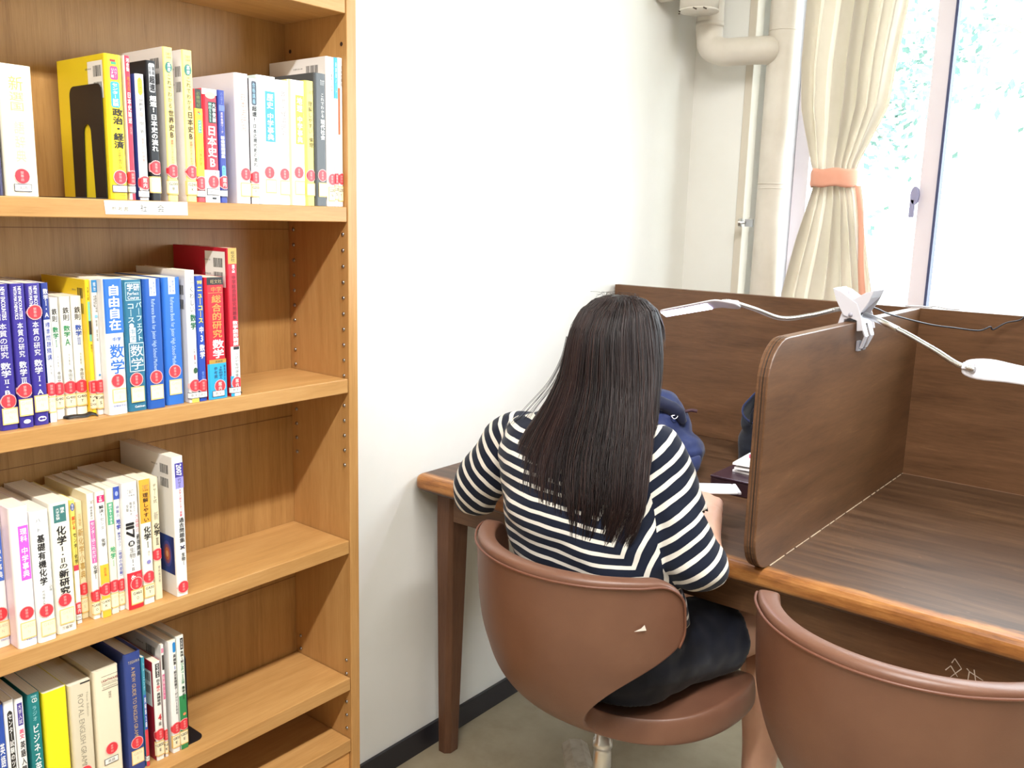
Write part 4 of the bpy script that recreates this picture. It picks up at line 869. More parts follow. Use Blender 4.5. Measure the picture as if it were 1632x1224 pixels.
book(.197, -.4914, -.4742, .2274, z, .147, '#c32438', 'tall narrow red book with white foot, last on the second shelf', [('B', 0, .105, .1, 1, '#b89a4a'), ('T', '旺文社', .58, .4, .02, .09, 'k'), ('T', '高校入試', .60, .3, .11, .165, 'w', 2), ('T', '中学総合的研究問題集', .6, .42, .18, .48, '#5a1220'), ('T', '数学図形読解', .62, .54, .485, .655, 'w', 2), ('B', .66, 1, .08, 1, 'w'), ('B', .661, .682, .35, .95, 'k'), ('T', '入試対策問題集', .66, .38, .70, .87, 'k'), ('B', .86, 1, 0, .35, '#2ba3dc')], st=(.91, 1, .62), key=(.958, '数学'), bar=[(.012, .016, .024, (.005, .058, .006, .060))])

# --- third shelf: science
z = ZD
cj2 = lambda t1, c: [('B', .135, .52, .40, .92, c), ('T', t1, .66, .36, .15, .25, 'w', 1), ('T', '中学事典', .66, .36, .285, .50, 'w', 1), ('H', '受験研究社', .4, .95, .94, .955, '#6f86c4')]
book(.1706, -.8451, -.8242, .1918, z, .125, '#eef0f6', 'white encyclopedia with blue panel at the left edge of the third shelf', cj2('数学', '#4c74d0'), spine='#faf8f6', st=(.755, 0, .5), call=(.81, .93, 'g410|n'))
book(.1939, -.8238, -.7995, .1945, z, .145, '#f3dfe8', 'pinkish-white encyclopedia with bright magenta title panel, third shelf', cj2('理科', '#d65cd0'), spine='#fbf5f7', st=(.755, 0, .52), call=(.815, .94, 'g400|n', .55))
book(.1965, -.7988, -.7756, .1838, z, .145, '#f7f5f0', 'white textbook with bold black organic chemistry title beside the magenta-panel encyclopedia', [('T', 'ハート', .40, .28, .05, .16, 'k'), ('T', '基礎有機化学', .48, .44, .175, .565, 'k', 2), ('R', 'Organic Chemistry', .74, .86, .03, .3, '#d8d2c8'), ('T', '竹内敬人著', .42, .16, .60, .72, 'e'), ('T', '三訂版', .84, .16, .56, .62, 'k')], st=(.76, 0, .5), call=(.835, .955, 'g430|h', .55))
book(.1894, -.7709, -.7443, .1872, z, .14, '#f5efdf', 'thick cream book with dark teal square at top and bold black chemistry title', [('B', .02, .15, .18, .80, '#3c7674'), ('T', '理系', .62, .22, .04, .085, 'w', 1), ('T', '大学受験', .38, .2, .04, .13, 'w'), ('T', '化学', .50, .50, .175, .325, 'k', 2), ('T', 'Ⅰ・Ⅱの', .50, .46, .33, .505, 'k', 1), ('T', '新研究', .50, .52, .51, .705, 'k', 2), ('H', '三省堂', .2, .75, .945, .97, 'k')], st=(.745, 0, .45), call=(.81, .93, 'g430|s', .5))
book(.1754, -.7376, -.7309, .1814, z, .125, '#f1dc6a', 'very thin spine, yellow above and white below, beside the thick cream chemistry book', [('E', .5, .055, .40, .85, '#35509a'), ('T', '数研', .5, .4, .03, .08, 'w'), ('T', '解ける', .55, .66, .125, .235, '#e0552c', 2), ('T', 'センター化学', .6, .66, .255, .515, 'k', 1), ('B', .52, .565, 0, 1, '#d83a50'), ('B', .565, 1, 0, 1, '#ece2e4')], st=(.875, 1, .5), key=(.945, '理科'))
book(.165, -.7253, -.7157, .1738, z, .115, '#efe3bd', 'cream small dictionary with faded tan characters, set back on the third shelf', [('T', '三省堂', .5, .46, .10, .205, '#c9a760'), ('T', '新化学小事典', .5, .74, .225, .655, '#c9a25a', 1)], st=(.745, 0, .5), call=(.82, .95, 'g430|s'))
book(.1792, -.7153, -.7054, .1864, z, .128, '#efe2c0', 'white paperback with long pink title band, third shelf', [('H', 'Σ BEST', .3, .9, .055, .08, 'e'), ('T', '岡本富夫の', .5, .4, .10, .205, 'k'), ('B', .212, .55, .18, .88, '#e86aac'), ('T', 'センターはこれだけ!', .53, .52, .22, .545, 'w', 1), ('T', '化学Ⅰ', .56, .58, .565, .68, 'k', 1)], spine='#f8f4ea', st=(.815, 0), call=(.86, .965, 'G430|O'))
book(.1838, -.705, -.6925, .1876, z, .13, '#f3ece4', 'paperback with magenta tab on top, white middle and orange-yellow lower spine', [('B', .03, .085, .10, .95, '#cf2a6c'), ('T', 'Z会', .5, .46, .035, .08, 'w', 1), ('T', '解決!', .52, .56, .105, .2, 'k', 1), ('T', 'センター', .54, .5, .2, .335, 'e'), ('T', '化学', .56, .5, .365, .435, 'k', 1), ('B', .575, 1, 0, 1, '#f0bd3a'), ('T', '改訂版', .56, .3, .60, .67, '#e2743a', 1)], spine='#fbf8f4', st=(.775, 0), call=(.845, .945, 'G430|K'))
book(.1819, -.6899, -.6794, .1885, z, .13, '#f3ecd2', 'cream paperback with green title band, in the middle of the third shelf', [('B', .11, .285, .1, .95, '#5aa880'), ('T', '解ける!できる', .53, .46, .118, .28, 'w', 1), ('T', '地学', .54, .74, .455, .56, '#46a878', 2), ('T', 'Ⅰ', .54, .6, .565, .62, '#46a878', 1)], st=(.775, 0, .5), call=(.83, .95, 'g450|t'))
book(.1782, -.6769, -.668, .1876, z, .128, '#f6f4f0', 'white paperback with blue square on top and blue earth science title', [('B', 0, .10, 0, 1, '#3f58b8'), ('E', .5, .055, .26, .4, '#a9b8e6'), ('T', '伊藤の', .52, .5, .15, .245, '#3a44a0'), ('T', '地学', .52, .74, .255, .345, '#3442b4', 2), ('T', '解法のコツ', .54, .5, .36, .48, '#3a44a0', 1), ('T', '[地球の内部編]', .55, .56, .49, .735, '#4f58b0', 1)], st=(.79, 0, .5), call=(.85, .955, 'g450|i'))
book(.1863, -.6676, -.6448, .1919, z, .132, '#f7f4f0', 'white biology paperback with red foot and large sideways black number', [('H', 'Σ BEST', .3, .72, .055, .085, 'e'), ('H', '文英堂', .35, .8, .095, .108, 'k'), ('T', '受験', .26, .18, .165, .225, 'e'), ('T', '難関私大', .48, .17, .15, .26, 'e'), ('T', '国公立', .70, .17, .15, .23, 'e'), ('R', '117', .10, .66, .315, .445, 'k', 2), ('E', .40, .475, .21, .19, 'k'), ('T', '講', .40, .24, .46, .49, 'w', 1), ('T', '生物', .42, .42, .505, .595, 'e'), ('T', 'Ⅰ・Ⅱ', .42, .38, .60, .695, 'k', 1), ('T', '大森徹の', .82, .24, .25, .40, '#e2556a'), ('T', '最強講義', .84, .25, .41, .585, 'k', 1), ('B', .705, 1, 0, 1, '#d82838'), ('T', '生', .40, .36, .725, .785, 'w', 2), ('T', '物', .74, .30, .72, .77, '#ea6a72', 1)], st=(.80, 0, .58), call=(.845, .965, 'G460|O', .58))
book(.1864, -.6425, -.6265, .192, z, .132, '#f2e8cf', 'paperback with orange upper spine and cream lower spine, third shelf', [('B', .0, .345, .0, 1, '#f0a93a'), ('H', 'Σ BEST', .3, .85, .045, .075, 'e'), ('H', '文英堂', .3, .85, .08, .095, 'k'), ('T', '理解しやすい', .54, .54, .105, .34, 'k', 1), ('T', '化学', .56, .70, .37, .485, 'k', 2), ('T', 'Ⅰ', .56, .6, .49, .55, 'k', 1), ('T', '改訂', .62, .2, .57, .61, 'e'), ('E', .56, .66, .2, .2, '#8a84c4')], spine='#f9f3e2', st=(.78, 0, .52), call=(.84, .945, 'G430|T'))
book(.1824, -.623, -.6109, .1897, z, .13, '#e9dcba', 'beige paperback with brown brush lettering, just left of the tall white book', [('T', 'チャート式', .52, .54, .045, .205, '#4a4438'), ('T', '新', .55, .6, .27, .345, '#b7ae98', 1), ('T', '化学', .55, .76, .365, .475, '#2e2a26', 2), ('T', 'Ⅱ', .55, .6, .48, .555, '#2e2a26', 1), ('T', '野村祐次郎', .62, .28, .72, .86, 'e')], st=(.625, 0, .5))
book(.197, -.5956, -.5779, .2187, z, .150, '#f1eeea', 'tall white book with purple block on its spine, last on the third shelf', [('B', .045, .145, .22, 1, '#47409a'), ('R', '2007', .36, .84, .055, .138, 'w', 2), ('B', .145, .225, .22, 1, '#9a94d8'), ('T', '代ゼミ', .60, .34, .152, .218, 'k'), ('T', '大学入試センター試験', .62, .22, .228, .425, '#e0506c', 1), ('T', '過去問題集', .62, .48, .432, .615, 'k', 1), ('T', '×', .62, .9, .62, .675, '#2c2a4a', 2), ('T', '生物Ⅰ', .66, .36, .685, .78, 'k', 1)], st=(.935, 0, .55), bar=[(.012, .014, .022)], pic=(.004, .060, .125, .185))

# --- fourth shelf: English
z = ZE
book(.165, -.8515, -.8388, .1852, z, .125, '#2c4fa8', 'blue book cut off by the left edge on the fourth shelf', [('T', '英語', .6, .5, .3, .5, 'w', 1)])
book(.165, -.8384, -.8255, .1869, z, .125, '#efeeec', 'white paperback with black pill-shaped title and green foot, fourth shelf', [('B', .08, .60, .30, .80, '#2a2826', .004), ('T', 'センター試験のツボ', .55, .42, .10, .585, 'w', 1), ('B', .62, 1, .1, 1, '#4a9a78')], st=(.8, 0))
book(.165, -.8241, -.813, .1848, z, .125, '#f3f1ee', 'white paperback with small purple tab and pink and black title, fourth shelf', [('B', .04, .22, .24, .82, '#4a3a94'), ('T', '大学入試', .53, .4, .05, .21, 'w'), ('T', '英文', .55, .6, .25, .33, '#e2557a', 2), ('T', '英語入門講義の実況', .56, .6, .345, .95, 'k', 1)])
book(.165, -.8073, -.7914, .1841, z, .125, '#16797c', 'dark teal paperback with white conversation title, left of the plain yellow book', [('H', 'CD', .34, .8, .04, .075, 'w', 1), ('H', 'NHK', .3, .8, .015, .035, '#a8dce0', 1), ('T', 'ラジオ', .5, .4, .1, .23, '#a8dce0'), ('T', 'ビジネス英会話', .5, .58, .25, .8, 'w', 1)])
book(.168, -.7886, -.7558, .1784, z, .128, '#f6e720', 'thick bright yellow book without any lettering, fourth shelf', hard=False, page='#e6dcc4')
book(.17, -.7534, -.7218, .1753, z, .128, '#ddd2b8', 'thick beige grammar book with grey English lettering running down the spine', [('R', 'ROYAL ENGLISH GRAMMAR', .36, .62, .10, .86, '#9a917e'), ('R', 'New Edition', .74, .84, .10, .32, '#b3a993'), ('B', .0, .012, .5, .95, 'k')], st=(.80, 0, .5))
book(.172, -.7187, -.6814, .1834, z, .130, '#efe3c8', 'thick cream English dictionary with thin ruled lines around a small dark red title', [('B', .060, .063, .30, .98, 'k'), ('B', .135, .138, .30, .98, 'k'), ('H', 'LIGHTHOUSE', .30, .98, .088, .108, '#8c2430', 1), ('H', 'ENGLISH DICTIONARY', .32, .92, .117, .127, 'e'), ('B', .172, .175, .30, .98, 'k'), ('H', 'Second Edition', .34, .9, .148, .162, 'e'), ('T', '研究社', .60, .12, .2, .26, 'e')], st=(.70, 0, .55), key=(.80, '英語'), page='#e0d6bd')
book(.175, -.6735, -.6475, .1939, z, .135, '#33468a', 'slate blue hardcover grammar with gold English title and cream call number label', [('H', 'T.EGAWA', .22, .92, .06, .085, '#c9b98a'), ('R', 'A NEW GUIDE TO ENGLISH GRAMMAR', .38, .62, .115, .78, '#c9ab78')], hard=True, st=(.755, 0, .5), call=(.815, .935, 'g835|e', .5))
book(.175, -.6469, -.6419, .1806, z, .128, '#3a8fa8', 'very thin teal and blue booklet squeezed beside the slate blue grammar', [('T', 'トレーニング', .5, .5, .04, .3, '#cfeaf0'), ('B', .34, .66, .1, .9, '#3d5cb8'), ('T', '英検準2級', .5, .6, .36, .64, 'w', 1), ('B', .66, 1, 0, 1, '#d8404c')], key=(.93, '英語'))
book(.175, -.6294, -.6172, .1651, z, .122, '#b32236', 'small paperback with deep red cover, white spine and red number four', [('B', .02, .16, .3, .85, '#2a2628'), ('T', '文で覚える', .58, .4, .025, .155, 'w', 1), ('T', '出る', .58, .5, .17, .24, '#2a2628', 1), ('T', '順の', .58, .5, .24, .30, '#e2404c', 1), ('T', '英検単語', .58, .5, .31, .44, 'k', 1), ('T', '4', .58, .8, .52, .60, '#d82a36', 2), ('T', '級', .58, .4, .605, .65, 'k')], spine='#f3efe8', st=(.735, 0), call=(.80, .95, 'G830|E'), bar=[(.010, .020, .018, (.006, .048, .016, .075))])
book(.175, -.6149, -.6103, .189, z, .132, '#ece9e6', 'thin white booklet with pink stripe behind the small red-covered paperback', [('B', .03, .07, .1, .95, '#e08aa4'), ('B', .09, .22, .2, .9, '#3a3634'), ('B', .26, .48, .1, .95, '#dc6c98'), ('T', '英検テスト', .5, .6, .27, .47, 'w')], st=(.80, 0, .6), call=(.86, .97, 'G8|E'), bar=[(.018, .010, .026)])
book(.175, -.6023, -.5898, .189, z, .132, '#f2efec', 'white exam word book with small blue tab and black title ending in 1500', [('B', .015, .105, .52, .92, '#2b8ad0', .002), ('T', '英検準', .72, .4, .12, .22, 'k', 1), ('T', '1', .72, .5, .22, .26, '#2b6bd0', 2), ('T', '級文単問題ターゲット1500', .72, .38, .265, .66, 'k', 1)], st=(.78, 0, .6), call=(.84, .955, 'G833|E', .7))
book(.175, -.5883, -.576, .1923, z, .132, '#eef2ea', 'white and green exam book next to the black bookend, end of the fourth shelf', [('B', .02, .12, .45, .85, '#2a2628'), ('T', '文部省', .65, .26, .03, .11, 'w'), ('T', '英検1級', .62, .44, .13, .235, 'k', 1), ('R', 'DAILY', .45, .8, .24, .33, '#5aa87a', 1), ('T', '25日間', .60, .4, .335, .42, '#4a9a6a', 1), ('B', .52, 1, 0, 1, '#2f8a52'), ('T', '集中ゼミ', .62, .4, .44, .56, '#143c26', 2), ('E', .62, .69, .22, .2, '#e88a5c')], st=(.78, 0), call=(.835, .955, 'G833|E', .62))

# --- steel bookends, shelf label, ribbon
def bookend(name, x0, x1, y, z, h, slot, fdir, fl, label, r=.012):
    root = empty(name, (x0, y, z+.0004)); wd = x1-x0; b = MB(); th = .0012
    out = [(0, 0), (0, h-r)]+[(r-r*cos(a), h-r+r*sin(a)) for a in [pi/2*i/5 for i in range(1, 6)]]+[(wd-r+r*sin(a), h-r+r*cos(a)) for a in [pi/2*i/5 for i in range(6)]]+[(wd, 0)]
    if slot:
        c = wd*.5; s = wd*.16; t2 = wd*.115; hs_ = h*.66
        out += [(c+s, 0), (c+t2, hs_-t2)]+[(c+t2*cos(a), hs_-t2+t2*sin(a)) for a in [pi*i/8 for i in range(1, 8)]]+[(c-t2, hs_-t2), (c-s, 0)]
    b.prism([(px, 0, pz_) for px, pz_ in out], (0, th, 0), black_m); b.build('plate', root)
    b = MB(); y2 = fdir*fl; rr = .014
    pts = [(0, 0), (0, y2-fdir*rr)]+[(rr*(1-cos(a)), y2-fdir*rr*(1-sin(a))) for a in [pi/2*i/5 for i in range(1, 6)]]+[(wd-rr+rr*sin(a), y2-fdir*rr*(1-cos(a))) for a in [pi/2*i/5 for i in range(6)]]+[(wd, 0)]
    b.prism([(a, c_, .0002) for a, c_ in pts], (0, 0, .0010), black_m); b.build('foot', root)
    tag(root, label, 'bookend'); return root
bookend('bookend', .098, .186, -.6660, ZB, .150, True, -1, .055, 'black steel bookend with open slot holding the yellow book on the top shelf')
bookend('bookend', .092, .172, -.5735, ZE, .158, False, 1, .030, 'black steel bookend at the right end of the English books, fourth shelf')
bookend('bookend', .105, .190, -.4725, ZC, .150, False, 1, .012, 'black steel bookend hidden behind the tall red book, only its foot shows')
lab = empty('shelf_label', (.2023, -.679, ZB-.0195)); tag(lab, 'white paper strip label with black characters stuck on the top shelf edge', 'label')
b = MB(); b.prism([(0, .0015, 0), (0, .122, .0005), (0, .122, .0192), (0, 0, .0178)], (.0004, 0, 0), M('#f6f3ec', .6)); b.build('paper_strip', lab)
b = MB(); PL = lambda u, v, d=0: (.0006+d, u, .019-v)
htext(b, PL, '参考書', .009, .034, .0085, .0150, M('#8d8270', .6)); htext(b, PL, '社', .050, .0605, .0045, .0150, M('#55514a', .6)); htext(b, PL, '会', .075, .086, .0045, .0150, M('#55514a', .6)); b.build('lettering', lab, fix=False)
rb = MB(); pts = catmull([(.150, -.7395, ZC+.002), (.176, -.7365, ZC+.0025), (.183, -.727, ZC+.004), (.184, -.712, ZC+.003), (.181, -.703, ZC+.004), (.186, -.697, ZC+.002)], 6); vs = []; fs = []
for i, p in enumerate(pts):
    vs += [p+Vector((.0035, 0, -.001)), p+Vector((-.0035, 0, .002))]
    if i: fs.append((2*i-2, 2*i-1, 2*i+1, 2*i))
rb.add(vs, fs, black_m); o = rb.build('ribbon', None, True); s = o.modifiers.new('s', 'SOLIDIFY'); s.thickness = .001; tag(o, 'black bookmark ribbon lying on the second shelf before the small white books', 'ribbon')
bpy.data.objects.remove(_fo)

# ------------------------------------------------------------------ the seated person
person = empty('person', (.57, .03, 0)); PO = Vector((.57, .03, 0))
tag(person, 'person with long dark hair in a navy striped shirt, bent over the desk', 'person')
def own(name, me, mats, parent=person, smooth=True):
    for v in me.vertices: v.co = v.co-PO
    me.materials.clear()
    for m in (mats if isinstance(mats, (list, tuple)) else [mats]): me.materials.append(m)
    return link(name, me, parent, smooth)
def loft(secs, n=28, power=2.3):
    """closed tube through super-elliptic sections (centre, half width, half depth, yaw) stacked along z"""
    b = MB(); vs = []; fs = []
    for c, a, d, yw in secs:
        for j in range(n):
            t = 2*pi*j/n; x = a*math.copysign(abs(cos(t))**(2/power), cos(t)); y = d*math.copysign(abs(sin(t))**(2/power), sin(t))
            vs.append((c[0]+x*cos(yw)-y*sin(yw), c[1]+x*sin(yw)+y*cos(yw), c[2]))
    for i in range(len(secs)-1):
        for j in range(n): fs.append((i*n+j, i*n+(j+1) % n, (i+1)*n+(j+1) % n, (i+1)*n+j))
    fs.append(tuple(range(n))[::-1]); fs.append(tuple((len(secs)-1)*n+j for j in range(n)))
    b.add(vs, fs, None); return b
SHR, ELR, WRR, HAR = Vector((.634, .045, .893)), Vector((.752, .012, .722)), Vector((.702, .160, .752)), Vector((.658, .220, .762))
SHL, ELL, WRL, HAL = Vector((.335, .055, .862)), Vector((.268, .030, .738)), Vector((.350, .215, .745)), Vector((.395, .285, .750))
HEAD = Vector((.538, .092, 1.035))
def skin_mat():
    t = NT('skin'); o = t.obj(); t.set('Base Color', t.ramp(t.noise(o, 18, 3, .5), [(.3, '#c99a82'), (.7, '#d6a98f')])); t.set('Roughness', .5)
    t.set('Subsurface Weight', .15); t.b.inputs['Subsurface Radius'].default_value = (.01, .004, .002); t.set('Subsurface Scale', .5); return t.m
skin = skin_mat()
# hand around the booklet
def hand(w_, h_, palmn, side, curl):
    """palm + five bent fingers as overlapping closed pieces; w_ wrist, h_ knuckles, palmn = back-of-hand normal, side = towards the thumb"""
    d = (h_-w_).normalized(); s = (side-d*side.dot(d)).normalized(); n = s.cross(d); n = n if n.dot(palmn) > 0 else -n
    out = []; L = (h_-w_).length
    out.append(tubeblob([w_-d*.01, w_+d*L*.35+s*.012, w_+d*L*.98+s*.022], [.017, .0145, .0115]))
    out.append(tubeblob([w_-d*.01, w_+d*L*.35, w_+d*L], [.017, .0155, .0125])); out.append(tubeblob([w_-d*.01, w_+d*L*.35-s*.012, w_+d*L*.94-s*.022], [.016, .0145, .0115]))
    for k, (off, ln) in enumerate(((.0245, .066), (.008, .073), (-.009, .069), (-.025, .054))):
        b0 = w_+d*L*(.98-.03*abs(k-1))+s*off; a = 0; p = [b0-d*.012, b0]; q = b0
        for f, cu in zip((.42, .32, .26), curl):
            a += cu*(1+.06*k); q = q+(d*cos(a)-n*sin(a))*ln*f; p.append(q)
        out.append(tubeblob(p, [.0095, .0092, .0082, .0075, .0062], 5))
    t0 = w_+d*L*.22+s*.018; tp = [t0, t0+s*.022+d*.020-n*.006, t0+s*.026+d*.044-n*.014, t0+s*.020+d*.064-n*.020]
    out.append(tubeblob(tp, [.0125, .0108, .0092, .007], 5)); return out
pcs = []
# legs, pelvis, trunk, neck
pcs.append(loft([((.578, .03, .452), .12, .095, 0), ((.578, .03, .50), .145, .11, 0), ((.58, .02, .56), .138, .098, 0), ((.575, -.002, .64), .112, .08, 0), ((.555, -.01, .74), .118, .082, 0), ((.515, .015, .84), .13, .08, 0), ((.495, .035, .89), .10, .06, 0)]))
pcs.append(tubeblob([(.505, .05, .87), (.515, .07, .93), (.524, .085, .985)], [.055, .044, .043]))
KNR, ANR = Vector((.752, .375, .498)), Vector((.757, .335, .085)); KNL, ANL = Vector((.50, .42, .50)), Vector((.46, .64, .085))
pcs.append(tubeblob([(.64, .02, .518), (.70, .19, .511), KNR+Vector((0, -.02, .004)), KNR+Vector((.002, .012, -.03)), KNR.lerp(ANR, .3)+Vector((0, -.012, 0)), KNR.lerp(ANR, .65), ANR, ANR+Vector((0, 0, -.03))], [.080, .066, .055, .053, .051, .037, .028, .028]))
pcs.append(tubeblob([(.52, .03, .518), (.51, .21, .512), KNL+Vector((0, -.02, .004)), KNL+Vector((0, .012, -.03)), KNL.lerp(ANL, .3)+Vector((0, -.012, 0)), KNL.lerp(ANL, .65), ANL, ANL+Vector((0, 0, -.03))], [.080, .066, .055, .053, .051, .037, .028, .028]))
# arms
pcs.append(tubeblob([(.56, .045, .875), SHR+Vector((-.012, 0, -.012)), SHR.lerp(ELR, .5), ELR, ELR+Vector((.004, .02, .004)), ELR.lerp(WRR, .4), WRR], [.045, .043, .036, .030, .030, .031, .020]))
pcs.append(tubeblob([(.43, .045, .86), SHL+Vector((.012, 0, -.012)), SHL.lerp(ELL, .5), ELL, ELL+Vector((.004, .02, .0)), ELL.lerp(WRL, .4), WRL], [.045, .043, .036, .030, .030, .031, .020]))
pcs += hand(WRR+Vector((-.004, .008, .001)), HAR, Vector((.25, -.25, .9)), Vector((-.85, -.2, .35)), (.75, .9, .6))
pcs += hand(WRL+Vector((.003, .008, 0)), HAL, Vector((-.1, -.2, 1)), Vector((.9, -.3, .1)), (.2, .25, .2))
# head with a face, looking down at the page
def headpieces():
    f = Vector((-.04, .86, -.42)).normalized(); r_ = Vector((1, .05, 0)).normalized(); u = r_.cross(f)
    def at(x, y, z): return HEAD+r_*x+f*y+u*z
    o = [ell(HEAD+u*.012-f*.008, (.068, .084, .090), (-.42, 0, 0)), ell(at(0, .038, -.048), (.050, .046, .056), (-.42, 0, 0)), ell(at(0, .088, -.020), (.011, .016, .020), (-.42, 0, 0)), ell(at(0, .076, .012), (.046, .012, .012), (-.42, 0, 0)),
         ell(at(0, .079, -.060), (.020, .008, .006), (-.42, 0, 0)), ell(at(0, .077, -.071), (.017, .008, .006), (-.42, 0, 0)), ell(at(0, .066, -.098), (.022, .016, .014), (-.42, 0, 0))]
    for s in (-1, 1): o += [ell(at(s*.070, -.005, -.018), (.009, .018, .030), (-.42, 0, 0)), ell(at(s*.040, .052, -.040), (.026, .022, .026), (-.42, 0, 0))]
    return o, at
hp, hat = headpieces(); pcs += hp
bme = remesh(pcs, .0048, 3)
for v in bme.vertices:
    if .38 < v.co.z < .4525 and v.co.y < .31: v.co.z = .4525
body = own('body', bme, skin)
for s in (-1, 1):
    b = MB(); e = ell(hat(s*.031, .076, -.006)-PO, (.0125, .007, .0062), (-.42, 0, 0)); b.add(e.v, e.f, M('#e9e4de', .3)); e = ell(hat(s*.031, .0815, -.008)-PO, (.0052, .0032, .0052), (-.42, 0, 0)); b.add(e.v, e.f, M('#1d1412', .25)); b.build('eye', person, True)
    b = MB(); b.tube([hat(s*x, .080-.25*abs(x-.028), .013+.003*sin((x-.014)*90))-PO for x in (.014, .022, .030, .038, .046)], [.0012, .0022, .0024, .002, .001], M('#241713', .8), 8); b.build('eyebrow', person, True)
b = MB(); b.tube([hat(x, .0865-.2*abs(x), -.0655)-PO for x in (-.018, -.009, 0, .009, .018)], [.0012, .0028, .0032, .0028, .0012], M('#b0625c', .5), 8); b.build('mouth', person, True)

# shirt: trunk and two wide sleeves in one surface
def shirt():
    tr = [((.592, .0, .515), .152, .118, 0), ((.590, -.010, .60), .150, .108, 0), ((.572, -.027, .70), .151, .106, 0), ((.545, -.016, .78), .156, .110, 0), ((.512, .010, .855), .168, .098, 0), ((.498, .03, .893), .150, .076, 0), ((.503, .047, .925), .085, .058, 0), ((.508, .055, .945), .056, .050, 0)]
    P_ = [loft(tr, 36, 2.4)]
    def sl(a, e, w_, r0, r1, inn):
        d2 = (w_-e).normalized(); mid = a.lerp(e, .5)+Vector((0, -.006, .004))
        return tubeblob([a+inn, a, mid, e-d2*.012, e+d2*.020], [r0*.95, r0, (r0+r1)/2*1.02, r1, r1*.95])
    P_.append(sl(SHR+Vector((.0, -.004, -.022)), ELR, WRR, .061, .049, Vector((-.09, -.01, -.03)))); P_.append(sl(SHL+Vector((.004, -.004, -.022)), ELL, WRL, .064, .053, Vector((.10, -.01, -.02))))
    def dsp(c):
        return .004*noise.noise(c*13)+.0035*noise.noise(Vector((c.x*22, c.y*22, c.z*34+3)))+.0025*sin(c.z*70+c.x*35+4*noise.noise(c*9))*max(0, min(1, (.86-c.z)*5))
    me = remesh(P_, .0065, 7, dsp)
    # open the cuffs and the hem
    bm = bmesh.new(); bm.from_mesh(me); kill = []
    def cut(co, no, near=None):
        fs = [f for f in bm.faces if near is None or near(f.calc_center_median())]
        g = fs+list({e for f in fs for e in f.edges})+list({v for f in fs for v in f.verts})
        bmesh.ops.bisect_plane(bm, geom=g, dist=1e-5, plane_co=co, plane_no=no)
        return [f for f in bm.faces if (f.calc_center_median()-co).dot(no) > 0 and (near is None or near(f.calc_center_median()))]
    for e, w_ in ((ELR, WRR), (ELL, WRL)):
        d2 = (w_-e).normalized(); kl_ = cut(e+d2*.010, d2, lambda c: (c-e).length < .085)
        bmesh.ops.delete(bm, geom=kl_, context='FACES')
    kl_ = cut(Vector((.58, 0, .598)), Vector((0, 0, -1))); bmesh.ops.delete(bm, geom=kl_, context='FACES')
    kill += [f for f in bm.faces if (f.calc_center_median().z > .936 and f.calc_center_median().y > -.02 and abs(f.calc_center_median().x-.508) < .1)]
    bmesh.ops.delete(bm, geom=list(set(kill)), context='FACES'); bm.to_mesh(me); bm.free()
    t = NT('striped_jersey'); tc = t.obj(); o = t.math  # object space = world minus PO
    wob = t.math('MULTIPLY', t.math('SUBTRACT', t.noise(tc, 9, 3, .5), .5), .012)
    def lin_(n, c): return t.math('ADD', t.dot(tc, n), -c)
    def w2(v): return Vector(v)-PO
    zc = t.dot(tc, (0.07, 0.0, 1.3))
    m0, m1 = w2((.644, -.1, .778)), w2((.697, -.12, .715)); mv = Vector((m1.x-m0.x, 0, m1.z-m0.z)); d = Vector((.13, 0, 1)).normalized(); nn = Vector((d.z, 0, -d.x))
    k = (1.3*mv.z+.07*mv.x)/mv.dot(nn); base = 1.3*m0.z+.07*m0.x
    sr = t.math('ADD', t.math('MULTIPLY', t.math('SUBTRACT', t.dot(tc, tuple(nn)), m0.dot(nn)), k), base)
    perp = Vector((mv.z, 0, -mv.x)); sgn = 1 if perp.dot(Vector((1, 0, 0))) > 0 else -1; perp *= sgn
    isR = t.math('GREATER_THAN', t.math('SUBTRACT', t.dot(tc, tuple(perp)), m0.dot(perp)), 0)
    l0, l1 = w2((.382, -.03, .80)), w2((.425, -.08, .70)); lv = Vector((l1.x-l0.x, 0, l1.z-l0.z)); lp = Vector((lv.z, 0, -lv.x)); lp *= (1 if lp.x < 0 else -1)
    isL = t.math('GREATER_THAN', t.math('SUBTRACT', t.dot(tc, tuple(lp)), l0.dot(lp)), 0)
    dl = Vector((.62, 0, -1)).normalized(); nl = Vector((-dl.z, 0, dl.x)); kl = lv.z/lv.dot(nl); kl = -1.3
    sl_ = t.math('ADD', t.math('MULTIPLY', t.math('SUBTRACT', t.dot(tc, tuple(nl)), l0.dot(nl)), kl), 1.3*l0.z+.07*l0.x)
    aR = (ELR-SHR).normalized(); aL = (ELL-SHL).normalized()
    sR = t.dot(tc, tuple(Vector((aR.x, aR.y+.5, aR.z)).normalized())); sL = t.dot(tc, tuple(Vector((aL.x-.35, aL.y, aL.z)).normalized()))
    q0, q1 = w2((.655, -.02, .92)), w2((.728, -.10, .711)); qv = Vector((q1.x-q0.x, 0, q1.z-q0.z)); qp = Vector((-qv.z, 0, qv.x)); qp *= (1 if qp.x > 0 else -1)
    isSR = t.math('GREATER_THAN', t.math('SUBTRACT', t.dot(tc, tuple(qp)), w2((.652, 0, .92)).dot(qp)), 0)
    h0, h1 = w2((.355, 0, .88)), w2((.372, 0, .70)); hv_ = Vector((h1.x-h0.x, 0, h1.z-h0.z)); hp_ = Vector((hv_.z, 0, -hv_.x)); hp_ *= (1 if hp_.x < 0 else -1)
    isSL = t.math('GREATER_THAN', t.math('SUBTRACT', t.dot(tc, tuple(hp_)), h0.dot(hp_)), 0)
